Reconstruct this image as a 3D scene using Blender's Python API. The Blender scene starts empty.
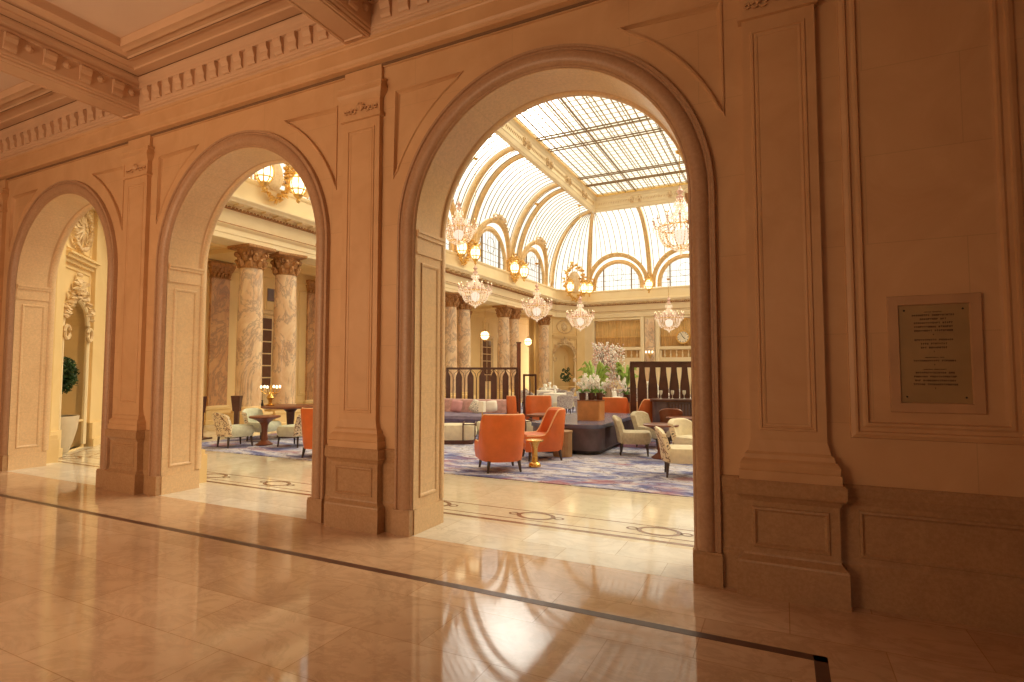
import bpy, bmesh, math, random
from mathutils import Vector, Matrix
random.seed(7)
PI = math.pi
S = bpy.context.scene
COL = S.collection
V = Vector

# ------------------------------------------------------------------ materials
MATS = {}
def nodes(name):
    m = bpy.data.materials.new(name); m.use_nodes = True
    nt = m.node_tree; nt.nodes.clear()
    out = nt.nodes.new('ShaderNodeOutputMaterial')
    MATS[name] = m
    return m, nt, out
def principled(nt, out, rough=.5, metal=0., spec=.5):
    b = nt.nodes.new('ShaderNodeBsdfPrincipled')
    b.inputs['Roughness'].default_value = rough
    b.inputs['Metallic'].default_value = metal
    b.inputs['Specular IOR Level'].default_value = spec
    nt.links.new(b.outputs[0], out.inputs[0])
    return b
def ramp(nt, fac, stops):
    r = nt.nodes.new('ShaderNodeValToRGB')
    e = r.color_ramp.elements
    while len(e) < len(stops): e.new(.5)
    for k, (p, c) in enumerate(stops):
        e[k].position = p; e[k].color = (*c, 1)
    nt.links.new(fac, r.inputs[0])
    return r.outputs[0]
def coord(nt, kind='Object', scale=(1, 1, 1)):
    t = nt.nodes.new('ShaderNodeTexCoord'); mp = nt.nodes.new('ShaderNodeMapping')
    mp.inputs['Scale'].default_value = scale
    nt.links.new(t.outputs[kind], mp.inputs[0])
    return mp.outputs[0]
def noise(nt, vec, scale, detail=4, rough=.55, dist=0.):
    n = nt.nodes.new('ShaderNodeTexNoise')
    n.inputs['Scale'].default_value = scale; n.inputs['Detail'].default_value = detail
    n.inputs['Roughness'].default_value = rough; n.inputs['Distortion'].default_value = dist
    nt.links.new(vec, n.inputs['Vector'])
    return n.outputs['Fac']
def mixc(nt, fac, a, b, mode='MIX'):
    m = nt.nodes.new('ShaderNodeMix'); m.data_type = 'RGBA'; m.blend_type = mode
    for s, v in ((m.inputs[0], fac), (m.inputs[6], a), (m.inputs[7], b)):
        if hasattr(v, 'is_linked') or isinstance(v, bpy.types.NodeSocket): nt.links.new(v, s)
        elif isinstance(v, (int, float)): s.default_value = v
        else: s.default_value = (*v, 1)
    return m.outputs[2]
def bump(nt, b, h, strength=.2, dist=.01):
    n = nt.nodes.new('ShaderNodeBump'); n.inputs['Strength'].default_value = strength
    n.inputs['Distance'].default_value = dist
    nt.links.new(h, n.inputs['Height']); nt.links.new(n.outputs[0], b.inputs['Normal'])
def simple(name, c, rough=.5, metal=0., var=.12, scale=8., spec=.5, bmp=0.):
    m, nt, out = nodes(name); b = principled(nt, out, rough, metal, spec)
    f = noise(nt, coord(nt), scale)
    lo = tuple(x*(1-var) for x in c); hi = tuple(min(1, x*(1+var)) for x in c)
    nt.links.new(ramp(nt, f, [(.3, lo), (.7, hi)]), b.inputs['Base Color'])
    if bmp: bump(nt, b, noise(nt, coord(nt), scale*4), bmp)
    return m
def stone(name, c1, c2, rough=.45, joints=None, speck=None, scale=1.6):
    """polished / honed stone with faint veins, optional ashlar joints"""
    m, nt, out = nodes(name); b = principled(nt, out, rough)
    co = coord(nt)
    f = noise(nt, co, scale, 7, .6, 1.2)
    c = ramp(nt, f, [(.32, c1), (.68, c2)])
    if speck:
        g = noise(nt, co, 38, 4, .75)
        c = mixc(nt, .45, c, ramp(nt, g, [(.4, speck), (.62, c2)]))
    if joints:
        sx, sz, w, dark = joints
        t = nt.nodes.new('ShaderNodeTexCoord'); sep = nt.nodes.new('ShaderNodeSeparateXYZ')
        nt.links.new(t.outputs['Object'], sep.inputs[0])
        cmb = nt.nodes.new('ShaderNodeCombineXYZ')
        nt.links.new(sep.outputs['X'], cmb.inputs['X']); nt.links.new(sep.outputs['Z'], cmb.inputs['Y'])
        br = nt.nodes.new('ShaderNodeTexBrick')
        br.inputs['Scale'].default_value = 1; br.inputs['Brick Width'].default_value = sx
        br.inputs['Row Height'].default_value = sz; br.inputs['Mortar Size'].default_value = w
        br.inputs['Color1'].default_value = (1, 1, 1, 1); br.inputs['Color2'].default_value = (.965, .965, .965, 1)
        br.inputs['Mortar'].default_value = (dark, dark, dark, 1)
        nt.links.new(cmb.outputs[0], br.inputs['Vector'])
        c = mixc(nt, 1., c, br.outputs['Color'], 'MULTIPLY')
    nt.links.new(c, b.inputs['Base Color'])
    bump(nt, b, noise(nt, co, 30), .06)
    return m
WALLM = stone('travertine_wall', (.60, .355, .185), (.68, .43, .235), .5, (1.1, .62, .003, .86))
TRIMM = stone('travertine_trim', (.58, .34, .175), (.66, .41, .225), .45)
ARCHM = stone('rose_marble', (.42, .25, .15), (.50, .31, .19), .42, speck=(.38, .21, .12), scale=3)
DADOM = stone('brown_marble', (.40, .24, .13), (.50, .31, .17), .26, speck=(.36, .20, .10), scale=3)
JAMBM = stone('jamb_limestone', (.76, .51, .29), (.84, .60, .36), .32, (.9, .46, .003, .9), speck=(.58, .43, .27), scale=2.2)
CEILM = stone('ceiling_plaster', (.58, .38, .25), (.66, .44, .29), .6, scale=.8)
CPANM = stone('ceiling_panel_plaster', (.68, .52, .42), (.74, .58, .47), .7, scale=.5)
COURTM = stone('court_plaster', (.80, .59, .29), (.87, .66, .35), .55, scale=.7)
COURTL = stone('court_pale_plaster', (.86, .71, .45), (.92, .78, .52), .55, scale=.7)
ORNM = stone('ornament_plaster', (.66, .47, .26), (.86, .68, .42), .5, scale=6)
GROOVE_SHADE = simple('painted_groove_shade', (.20, .11, .055), .7)  # dark colour painted in for the shade along joints and coffer steps

def tile_floor(name, c1, c2, tw, th, rough, mort=.35, rot=0.):
    m, nt, out = nodes(name); b = principled(nt, out, rough, 0, .5)
    t = nt.nodes.new('ShaderNodeTexCoord'); mp = nt.nodes.new('ShaderNodeMapping')
    mp.inputs['Rotation'].default_value = (0, 0, rot)
    nt.links.new(t.outputs['Object'], mp.inputs[0])
    br = nt.nodes.new('ShaderNodeTexBrick'); br.inputs['Scale'].default_value = 1
    br.inputs['Brick Width'].default_value = tw; br.inputs['Row Height'].default_value = th
    br.inputs['Mortar Size'].default_value = .003; br.inputs['Bias'].default_value = 0
    br.inputs['Color1'].default_value = (1, 1, 1, 1); br.inputs['Color2'].default_value = (.84, .80, .76, 1)
    br.inputs['Mortar'].default_value = (mort, mort*.85, mort*.7, 1)
    nt.links.new(mp.outputs[0], br.inputs['Vector'])
    co = coord(nt, scale=(1, 1.6, 1))
    f = noise(nt, co, 1.7, 9, .68, .5)
    c = ramp(nt, f, [(.3, c1), (.5, tuple((a+d)/2 for a, d in zip(c1, c2))), (.72, c2)])
    g = noise(nt, co, 2.2, 8, .7, .9)
    c = mixc(nt, .3, c, ramp(nt, g, [(.44, c2), (.5, tuple(x*.72 for x in c1)), (.56, c2)]))
    c = mixc(nt, 1., c, br.outputs['Color'], 'MULTIPLY')
    nt.links.new(c, b.inputs['Base Color'])
    r = ramp(nt, noise(nt, co, 2.2), [(.3, (rough*.7,)*3), (.7, (rough*1.4,)*3)])
    nt.links.new(r, b.inputs['Roughness'])
    bump(nt, b, noise(nt, co, 1.1, 2), .05, .004)
    return m
FLOORM = tile_floor('polished_marble_floor', (.60, .40, .26), (.76, .54, .37), .98, .55, .055, .68)
CFLOORM = tile_floor('cream_marble_floor', (.82, .76, .60), (.90, .85, .70), 1.0, 1.0, .08, .7)
THRM = tile_floor('white_marble_threshold', (.78, .75, .68), (.92, .90, .83), .9, .8, .12, .6)
STRIPEM = simple('brown_inlay_marble', (.11, .055, .04), .3, 0, .2, 8, spec=.25)
INLM = stone('dark_inlay_marble', (.22, .12, .08), (.30, .18, .11), .15, scale=8)

def marble_vein(name, base, hi, vein, rough=.25, sc=2.2):
    m, nt, out = nodes(name); b = principled(nt, out, rough)
    co = coord(nt, scale=(1, 1, .55))
    f = noise(nt, co, sc, 8, .6, 1.0)
    c = ramp(nt, f, [(.3, base), (.65, hi)])
    g = noise(nt, co, sc*.62, 8, .66, 1.1)
    w = ramp(nt, g, [(.46, (0, 0, 0)), (.5, (1, 1, 1)), (.53, (0, 0, 0))])
    bw = nt.nodes.new('ShaderNodeRGBToBW'); nt.links.new(w, bw.inputs[0])
    k = nt.nodes.new('ShaderNodeMath'); k.operation = 'MULTIPLY'; k.inputs[1].default_value = .55
    nt.links.new(bw.outputs[0], k.inputs[0])
    c = mixc(nt, k.outputs[0], c, vein)
    nt.links.new(c, b.inputs['Base Color'])
    return m
COLM = marble_vein('veined_column_marble', (.68, .43, .25), (.86, .67, .45), (.22, .16, .17))
PILM = marble_vein('veined_pilaster_marble', (.50, .24, .12), (.70, .42, .22), (.18, .11, .09))
CAPM = simple('aged_gold_capital', (.42, .21, .08), .45, .25, .35, 18, bmp=.5)
GILD = simple('gilding', (.78, .50, .16), .35, .6, .2, 14)
BRASS = simple('brass', (.80, .50, .14), .25, .9, .1)
DARKWOOD = simple('dark_mahogany', (.085, .028, .018), .35, 0, .3, 5)
REDWOOD = simple('red_brown_wood', (.20, .065, .03), .3, 0, .25, 5)
ORWOOD = simple('honey_oak', (.55, .24, .08), .4, 0, .15, 6)
LEGM = simple('dark_chair_leg', (.05, .03, .025), .4)
LEATHER = simple('orange_leather', (.68, .155, .035), .42, 0, .1, 5, bmp=.05)
PIPING = simple('pale_orange_piping', (.95, .55, .30), .35)
CREAM = simple('cream_upholstery', (.74, .67, .49), .8, 0, .08, 12)
SAGE = simple('pale_sage_upholstery', (.62, .64, .50), .8, 0, .1, 12)
TAUPE = simple('olive_beige_upholstery', (.50, .43, .30), .8, 0, .14, 20)
GREYF = simple('grey_upholstery', (.33, .28, .27), .85, 0, .2, 20)
PURPLE = simple('plum_blue_upholstery', (.20, .16, .24), .8, 0, .25, 6)
PINKF = simple('rose_back_upholstery', (.52, .30, .27), .8, 0, .25, 9)
BLUET = simple('slate_blue_lacquer', (.13, .14, .22), .25, 0, .2, 4)
PLUMW = simple('plum_brown_panel', (.12, .085, .10), .4, 0, .25, 5)
BEIGEM = simple('fluted_bronze_beige', (.42, .26, .13), .45, .2, .15)
WHITE = simple('white_linen', (.88, .84, .76), .7, 0, .04)
PETAL = simple('white_petals', (.96, .95, .90), .6, 0, .06)
BLUSH = simple('blush_blossom', (.80, .58, .50), .6, 0, .22, 6)
LEAF = simple('green_leaf', (.13, .30, .05), .5, 0, .4, 9)
FERN = simple('bright_fern', (.34, .50, .10), .5, 0, .3, 9)
DLEAF = simple('dark_leaf', (.025, .07, .02), .45, 0, .5, 9)
BARK = simple('bark', (.12, .07, .03), .8)
SOIL = simple('soil', (.02, .018, .015), .9)
POTM = simple('white_glazed_pot', (.66, .56, .42), .35, 0, .05)
CURT = simple('amber_curtain', (.80, .56, .25), .8, 0, .15, 2)
BLIND = simple('amber_half_curtain', (.62, .38, .15), .8, 0, .18, 2)
BRONZE = simple('bronze_plate', (.37, .245, .11), .42, .1, .12, 3)
LETTER = simple('engraved_letters', (.07, .02, .01), .6)
PLATEF = simple('plaque_marble_frame', (.52, .31, .17), .4, 0, .1, 4)
BLACK = simple('black_metal', (.02, .015, .013), .4)
GREYRIB = simple('gilded_rib_plaster', (.76, .52, .24), .5, 0, .15, 5)
BARM = simple('lead_glazing_bar', (.30, .20, .10), .6)
DOORM = simple('white_door_paint', (.70, .52, .30), .5)
DGLASS = simple('dark_door_glass', (.12, .05, .035), .15)
CLOCKF = simple('clock_dial', (.88, .80, .62), .5)
ORNTRANS = ORNM

def floral(name, ground, a, b_, sc=9):
    m, nt, out = nodes(name); b = principled(nt, out, .85)
    co = coord(nt)
    f = noise(nt, co, sc, 3, .5, 1.5); g = noise(nt, co, sc*1.5, 2, .5, .6)
    c = ramp(nt, f, [(.44, ground), (.47, a), (.52, b_), (.56, ground)])
    c = mixc(nt, ramp(nt, g, [(.52, (0, 0, 0)), (.55, (1, 1, 1))]), c, ground)
    nt.links.new(c, b.inputs['Base Color'])
    return m
FLORAL = floral('floral_upholstery', (.78, .66, .46), (.05, .05, .05), (.25, .10, .06))
MOTTLE = floral('mottled_grey_upholstery', (.62, .56, .50), (.16, .12, .12), (.34, .18, .18), 22)
PATT = floral('patterned_pillow', (.85, .80, .70), (.06, .06, .07), (.12, .12, .13), 26)

def carpet():
    m, nt, out = nodes('abstract_carpet'); b = principled(nt, out, .95, 0, .1)
    co = coord(nt, scale=(.55, 1.0, 1))
    f = noise(nt, co, 1.15, 7, .68, 1.8)
    c = ramp(nt, f, [(.30, (.07, .07, .17)), (.41, (.17, .19, .40)), (.48, (.38, .40, .60)),
                     (.54, (.66, .64, .68)), (.59, (.52, .54, .70)), (.67, (.20, .20, .40))])
    g = noise(nt, co, 3.3, 5, .7, 3.)
    c = mixc(nt, ramp(nt, g, [(.53, (0, 0, 0)), (.57, (.85,)*3), (.62, (0, 0, 0))]), c, (.15, .09, .12))
    h = noise(nt, co, .8, 4, .6, 1.)
    c = mixc(nt, ramp(nt, h, [(.56, (0, 0, 0)), (.64, (.7,)*3)]), c, (.36, .12, .15))
    nt.links.new(c, b.inputs['Base Color'])
    return m
CARPET = carpet()

def glow(name, c, s, spill=1.):
    m, nt, out = nodes(name)
    e = nt.nodes.new('ShaderNodeEmission'); e.inputs[0].default_value = (*c, 1); e.inputs[1].default_value = s
    f = noise(nt, coord(nt), 6)
    k = nt.nodes.new('ShaderNodeMath'); k.operation = 'MULTIPLY_ADD'; k.inputs[1].default_value = s*.5; k.inputs[2].default_value = s*.75
    nt.links.new(f, k.inputs[0]); nt.links.new(k.outputs[0], e.inputs[1])
    nt.links.new(e.outputs[0], out.inputs[0])
    return m
GLOW = glow('lit_globe_glass', (1, .80, .45), 3.2)
BULB = glow('lit_bulb', (1, .80, .5), 3.)
GLOWS = glow('soft_lit_crystal', (1, .80, .62), 1.1)
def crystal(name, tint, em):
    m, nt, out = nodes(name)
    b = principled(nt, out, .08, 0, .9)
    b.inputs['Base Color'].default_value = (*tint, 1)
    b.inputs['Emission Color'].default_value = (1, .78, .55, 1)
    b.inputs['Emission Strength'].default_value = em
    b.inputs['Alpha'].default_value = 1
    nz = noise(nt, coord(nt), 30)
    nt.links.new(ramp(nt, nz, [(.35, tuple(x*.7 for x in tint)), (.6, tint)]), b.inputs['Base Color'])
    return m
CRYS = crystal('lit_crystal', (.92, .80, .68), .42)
CRYSD = crystal('rose_crystal', (.75, .42, .30), .12)

def glass_roof(name, tint, trans, grid=None):
    """pale diffusing roof glass: part clear, part scattering, fine lead lines"""
    m, nt, out = nodes(name)
    tr = nt.nodes.new('ShaderNodeBsdfTransparent'); tr.inputs[0].default_value = (*tint, 1)
    tl = nt.nodes.new('ShaderNodeBsdfTranslucent'); tl.inputs[0].default_value = (*tint, 1)
    mx = nt.nodes.new('ShaderNodeMixShader'); mx.inputs[0].default_value = 1-trans
    nt.links.new(tr.outputs[0], mx.inputs[1]); nt.links.new(tl.outputs[0], mx.inputs[2])
    last = mx.outputs[0]
    if grid:
        br = nt.nodes.new('ShaderNodeTexBrick'); br.offset = 0
        br.inputs['Scale'].default_value = 1; br.inputs['Brick Width'].default_value = grid[0]
        br.inputs['Row Height'].default_value = grid[1]; br.inputs['Mortar Size'].default_value = grid[2]
        nt.links.new(coord(nt), br.inputs['Vector'])
        d = nt.nodes.new('ShaderNodeBsdfDiffuse'); d.inputs[0].default_value = (.62, .46, .27, 1)
        m2 = nt.nodes.new('ShaderNodeMixShader')
        nt.links.new(br.outputs['Fac'], m2.inputs[0]); nt.links.new(last, m2.inputs[1]); nt.links.new(d.outputs[0], m2.inputs[2])
        last = m2.outputs[0]
    nt.links.new(last, out.inputs[0])
    return m
VGLASS = glass_roof('vault_glass', (.93, .90, .80), .8)
LGLASS = glass_roof('laylight_glass', (.86, .82, .70), .8, (.30, .42, .032))
WGLASS = glass_roof('lunette_glass', (.74, .76, .76), .85)

# ------------------------------------------------------------------ mesh builder
class MB:
    def __init__(s): s.v = []; s.f = []
    def add(s, vs, fs):
        o = len(s.v); s.v += [tuple(p) for p in vs]; s.f += [tuple(i+o for i in f) for f in fs]
        return s
    def box(s, x0, x1, y0, y1, z0, z1, M=None):
        vs = [(x, y, z) for z in (z0, z1) for x, y in ((x0, y0), (x1, y0), (x1, y1), (x0, y1))]
        if M: vs = [M @ V(p) for p in vs]
        return s.add(vs, [(3, 2, 1, 0), (4, 5, 6, 7), (0, 1, 5, 4), (1, 2, 6, 5), (2, 3, 7, 6), (3, 0, 4, 7)])
    def loft(s, rings, closed=True, cap0=False, cap1=False):
        n = len(rings[0]); vs = [p for r in rings for p in r]; fs = []
        for k in range(len(rings)-1):
            for i in range(n if closed else n-1):
                j = (i+1) % n
                fs.append((k*n+i, k*n+j, (k+1)*n+j, (k+1)*n+i))
        if cap0: fs.append(tuple(range(n-1, -1, -1)))
        if cap1: fs.append(tuple((len(rings)-1)*n+i for i in range(n)))
        return s.add(vs, fs)
    def lathe(s, prof, n=16, c=(0, 0, 0), caps=True):
        rings = [[(c[0]+r*math.cos(2*PI*i/n), c[1]+r*math.sin(2*PI*i/n), c[2]+z) for i in range(n)] for r, z in prof]
        return s.loft(rings, True, caps, caps)
    def tube(s, pts, r, n=6, cap=True, flat=None):
        pts = [V(p) for p in pts]; rings = []
        for k, p in enumerate(pts):
            d = (pts[min(k+1, len(pts)-1)]-pts[max(k-1, 0)])
            if d.length < 1e-9: d = V((0, 0, 1))
            d.normalize()
            a = d.cross(V((0, 0, 1)))
            if a.length < .05: a = d.cross(V((1, 0, 0)))
            a.normalize(); b = d.cross(a)
            rr = r[k] if isinstance(r, (list, tuple)) else r
            rings.append([p+a*math.cos(2*PI*i/n+PI/n)*rr*(flat or 1)+b*math.sin(2*PI*i/n+PI/n)*rr for i in range(n)])
        return s.loft(rings, True, cap, cap)
    def ball(s, c, r, n=8, sz=1.):
        m = max(3, n//2)
        prof = [(max(.001, r*math.sin(PI*k/m)), -r*sz*math.cos(PI*k/m)) for k in range(m+1)]
        return s.lathe(prof, n, c)
    def octa(s, c, r, h=None):
        h = h or r; x, y, z = c
        return s.add([(x+r, y, z), (x, y+r, z), (x-r, y, z), (x, y-r, z), (x, y, z+h), (x, y, z-h)],
                     [(0, 1, 4), (1, 2, 4), (2, 3, 4), (3, 0, 4), (1, 0, 5), (2, 1, 5), (3, 2, 5), (0, 3, 5)])
    def rectframe(s, org, ux, uz, w, h, prof, out):
        """mitred frame: prof = (inset, height out)"""
        org, ux, uz, out = V(org), V(ux), V(uz), V(out)
        rings = []
        for d, e in prof:
            rings.append([org+ux*a+uz*b+out*e for a, b in ((d, d), (w-d, d), (w-d, h-d), (d, h-d))])
        return s.loft(rings)
    def xf(s, M):
        s.v = [tuple(M @ V(p)) for p in s.v]; return s
    def build(s, name, mat, parent=None, smooth=False, loc=None, bev=0.):
        me = bpy.data.meshes.new(name); me.from_pydata(s.v, [], s.f); me.validate()
        bm = bmesh.new(); bm.from_mesh(me)
        if smooth or bev: bmesh.ops.remove_doubles(bm, verts=bm.verts, dist=1e-5)
        bmesh.ops.recalc_face_normals(bm, faces=bm.faces)
        bm.to_mesh(me); bm.free()
        me.materials.append(mat)
        o = bpy.data.objects.new(name, me); COL.objects.link(o)
        if loc: o.location = loc
        if parent: o.parent = parent
        if smooth:
            for p in me.polygons: p.use_smooth = True
            try: me.set_sharp_from_angle(angle=math.radians(40))
            except Exception: pass
        if bev:
            md = o.modifiers.new('bevel', 'BEVEL'); md.width = bev; md.segments = 3; md.limit_method = 'ANGLE'
        return o

def plate(outline, holes, depth, mb, frame):
    """flat panel with holes; frame maps (a, b, d) -> 3D"""
    cu = bpy.data.curves.new('tmp', 'CURVE'); cu.dimensions = '2D'; cu.fill_mode = 'BOTH'; cu.extrude = depth/2
    for pts in [outline]+holes:
        sp = cu.splines.new('POLY'); sp.points.add(len(pts)-1); sp.use_cyclic_u = True
        for k, (a, b) in enumerate(pts): sp.points[k].co = (a, b, 0, 1)
    ob = bpy.data.objects.new('tmp', cu)
    me = bpy.data.meshes.new_from_object(ob)
    mb.add([frame(v.co.x, v.co.y, v.co.z+depth/2) for v in me.vertices], [tuple(p.vertices) for p in me.polygons])
    bpy.data.objects.remove(ob); bpy.data.meshes.remove(me); bpy.data.curves.remove(cu)
    return mb

def thing(name, label, cat, loc=(0, 0, 0), rot=0., group=None):
    o = bpy.data.objects.new(name, None); COL.objects.link(o)
    o.empty_display_size = .1
    o.location = loc; o.rotation_euler = (0, 0, rot); o['label'] = label; o['category'] = cat
    if group: o['group'] = group
    return o
def tag(o, label, cat, group=None):
    o['label'] = label; o['category'] = cat
    if group: o['group'] = group
    return o
def struct(o): o['kind'] = 'structure'; return o
def kids(o): return [c for c in bpy.data.objects if c.parent == o]
def dup(root, loc, rot=None, label=None, group=None, scale=None):
    r = root.copy(); COL.objects.link(r); r.location = loc
    if rot is not None: r.rotation_euler = (0, 0, rot)
    if scale: r.scale = (scale,)*3
    if label: r['label'] = label
    if group: r['group'] = group
    for ch in kids(root):
        c = ch.copy(); COL.objects.link(c); c.parent = r
        for g in kids(ch):
            d = g.copy(); COL.objects.link(d); d.parent = c
    return r

# ------------------------------------------------------------------ HALL: arcade wall
WY = 4.50; YB = 5.02; ZS = 3.0; R1 = 1.32; R2 = 1.52; PER = 3.975
AX = [-1.96 - PER*k for k in range(3)]
PX = [0.02 - PER*k for k in range(4)]
ZC = 4.82; ZB = 5.08
XL, XR = -16.2, 4.2
def notch(c, r, zs=ZS, n=40, z0=0.):
    return [(c-r, z0)] + [(c-r*math.cos(PI*k/n), zs+r*math.sin(PI*k/n)) for k in range(n+1)] + [(c+r, z0)]
AXALL = AX + [AX[2]-PER]
def wall_outline(ztop, r=R1):
    o = [(XL, 0)]
    for c in sorted(AX): o += notch(c, r)
    return o + [(XR, 0), (XR, ztop), (XL, ztop)]
fr = lambda y: (lambda a, b, d: (a, y+d, b))
mb = MB()
plate(wall_outline(ZC), [], YB-WY-.03, mb, fr(WY+.03))
holes = []
for c in AX:
    for s in (-1, 1):
        xe = 1.60; r = 1.70; zt = 4.52
        a0 = math.acos(xe/r); a1 = math.asin((zt-ZS)/r)
        pts = [(c+s*r*math.cos(a0+(a1-a0)*k/14), ZS+r*math.sin(a0+(a1-a0)*k/14)) for k in range(15)]
        holes.append(pts+[(c+s*xe, zt)])
plate(wall_outline(ZC), holes, .03, mb, fr(WY))
w = struct(mb.build('wall_back', WALLM))
# spandrel panel mouldings
tn = [0]
def trim(mb, mat, smooth=False):
    tn[0] += 1
    return struct(mb.build('trim_%d' % tn[0], mat, None, smooth))
mb = MB()
for h in holes:
    n = len(h); cx = sum(p[0] for p in h)/n; cz = sum(p[1] for p in h)/n
    def off(d):
        out = []
        for i in range(n):
            p0, p1, p2 = V(h[i-1]), V(h[i]), V(h[(i+1) % n])
            e1 = (p1-p0).normalized(); e2 = (p2-p1).normalized()
            n1 = V((-e1.y, e1.x)); n2 = V((-e2.y, e2.x))
            sg = 1 if n1.dot(V((cx, cz))-p1)+n2.dot(V((cx, cz))-p1) > 0 else -1
            nn = (n1+n2).normalized(); k = max(.7, nn.dot(n1))
            out.append(p1+nn*sg*d/k)
        return out
    rr = []
    for d, e in ((0., .0), (.004, -.012), (.018, -.014), (.028, .0), (.034, .012), (.05, .03)):
        rr.append([(p.x, WY+e, p.y) for p in off(d)])
    mb.loft(rr)
trim(mb, TRIMM)
# archivolts with plinth blocks
prof = [(R1, YB), (R1, WY-.005), (R1+.012, WY-.02), (R1+.02, WY-.02), (R1+.03, WY-.035), (R1+.05, WY-.052), (R1+.09, WY-.062), (R1+.125, WY-.055),
        (R1+.145, WY-.04), (R1+.15, WY-.03), (R1+.165, WY-.03), (R1+.172, WY-.045), (R1+.195, WY-.045), (R1+.20, WY-.03), (R1+.205, WY+.01)]
for c in AX:
    mb = MB(); rings = []
    path = [(-1, 0., .24)] + [(-1, 0., .24+(ZS-.24)*k/4) for k in range(1, 4)]
    N = 48
    pts = [('L', .24)]+[('A', PI-PI*k/N) for k in range(N+1)]+[('R', .24)]
    for kind, t in pts:
        if kind == 'L': rings.append([(c-r, y, t) for r, y in prof[1:]])
        elif kind == 'R': rings.append([(c+r, y, t) for r, y in prof[1:]])
        else: rings.append([(c+r*math.cos(t), y, ZS+r*math.sin(t)) for r, y in prof[1:]])
    mb.loft(rings, False)
    trim(mb, ARCHM, True)
    mb = MB()
    for s in (-1, 1):
        a, b = sorted((c+s*(R1-.006), c+s*(R2+.006)))
        mb.box(a, b, WY-.066, WY+.06, 0, .225)
        mb.box(a+.004, b-.002, WY-.062, WY+.05, .225, .245)
    trim(mb, DADOM)
    # intrados lining with recessed panels, impost and base
    mb = MB()
    rings = []
    for r, y in ((R1+.001, WY+.0), (R1-.004, WY+.004), (R1-.004, WY+.03), (R1-.004, YB-.10)):
        rings.append([(c-r*math.cos(PI*k/N), y, ZS+r*math.sin(PI*k/N)) for k in range(N+1)])
    mb.loft(rings, False)
    for s in (-1, 1):
        x = c+s*(R1-.004)
        mb.box(*sorted((x, x+s*.02)), WY, YB-.02, 0, ZS)
        for z0, z1 in ((.34, 2.70),):
            mb.rectframe((x, WY+.09, z0), (0, 1, 0), (0, 0, 1), YB-WY-.20, z1-z0, [(0, .0), (.008, .014), (.022, .014), (.035, .004), (.04, 0.)], (-s, 0, 0))
        mb.box(*sorted((x, x-s*.012)), WY+.004, YB-.0, 0, .24)
        for z0, z1, e in ((2.78, 2.80, .012), (2.80, 2.95, .006), (2.95, 2.99, .02), (2.99, 3.02, .03)):
            mb.box(*sorted((x, x-s*e)), WY+.015, YB-.02, z0, z1)
    trim(mb, JAMBM, True)
    # rear (court side) archivolt
    mb = MB()
    pr2 = [(R1, YB-.07), (R1-.015, YB-.06), (R1-.022, YB-.04), (R1-.022, YB-.01), (R1-.01, YB+.012), (R1, YB+.03), (R1+.05, YB+.05), (R1+.13, YB+.05), (R1+.17, YB+.02), (R1+.175, YB)]
    rings = [[(c-r, y, 3.02) for r, y in pr2]]+[[(c-r*math.cos(PI*k/N), y, ZS+r*math.sin(PI*k/N)) for r, y in pr2] for k in range(N+1)]+[[(c+r, y, 3.02) for r, y in pr2]]
    mb.loft([[(c-r, y, .26) for r, y in pr2]]+rings[1:-1]+[[(c+r, y, .26) for r, y in pr2]], False)
    trim(mb, JAMBM, True)

# court-side pier pedestals
mb = MB()
for px in PX:
    if px > 1: continue
    mb.box(px-.42, px+.42, YB, YB+.30, 0, .40)
    mb.box(px-.40, px+.40, YB, YB+.28, .40, .47)
    mb.box(px-.34, px+.34, YB, YB+.20, .47, 4.8)
trim(mb, COURTM)

# dado and plinth on piers and right hand wall
def dado(x0, x1, mb, y=WY):
    mb.box(x0, x1, y-.024, y+.02, 0, .25)
    mb.loft([[(x0, y-.024, .25), (x1, y-.024, .25)], [(x0, y-.022, .27), (x1, y-.022, .27)], [(x0, y-.015, .285), (x1, y-.015, .285)], [(x0, y-.012, .30), (x1, y-.012, .30)]], False)
    mb.box(x0, x1, y-.012, y+.02, .25, .68)
    mb.loft([[(x, yy, z) for x in (x0, x1)] for yy, z in ((y-.012, .68), (y-.018, .70), (y-.025, .735), (y-.028, .74), (y-.028, .80), (y-.02, .815), (y-.01, .82), (y+.01, .82))], False)
mb = MB()
segs = []
for px in PX[:1]:
    segs += [(AX[0]+R2+.005, px-.2)]
for k in range(1, 4):
    a = AX[k]+R2 if k < 3 else -12.3
    segs += [(AX[k-1]-R2-(0.005)-(-0.0), AX[k-1]-R2-.001)]
segs = []
edges = sorted(AX)
prev = XL
for c in edges:
    segs.append((prev, c-R2-.005)); prev = c+R2+.005
segs.append((prev, XR))
for a, b in segs: dado(a, b, mb)
trim(mb, DADOM)
# dado panel frames right of pilaster
FP = [(0, 0), (.006, .012), (.02, .014), (.03, .004), (.036, 0)]
mb = MB()
mb.rectframe((.44, WY-.012, .33), (1, 0, 0), (0, 0, 1), 1.0, .32, FP, (0, -1, 0))
trim(mb, DADOM)
# big wall panel right of pilaster
BP = [(-.03, 0), (-.025, .02), (0, .03), (.015, .03), (.022, .012), (.045, .012), (.06, .022), (.075, .022), (.085, .002), (.10, 0)]
mb = MB()
mb.rectframe((.44, WY, 1.17), (1, 0, 0), (0, 0, 1), .91, 3.16, BP, (0, -1, 0))
mb.rectframe((2.35, WY, 1.17), (1, 0, 0), (0, 0, 1), 1.5, 3.16, BP, (0, -1, 0))
trim(mb, TRIMM)

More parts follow.
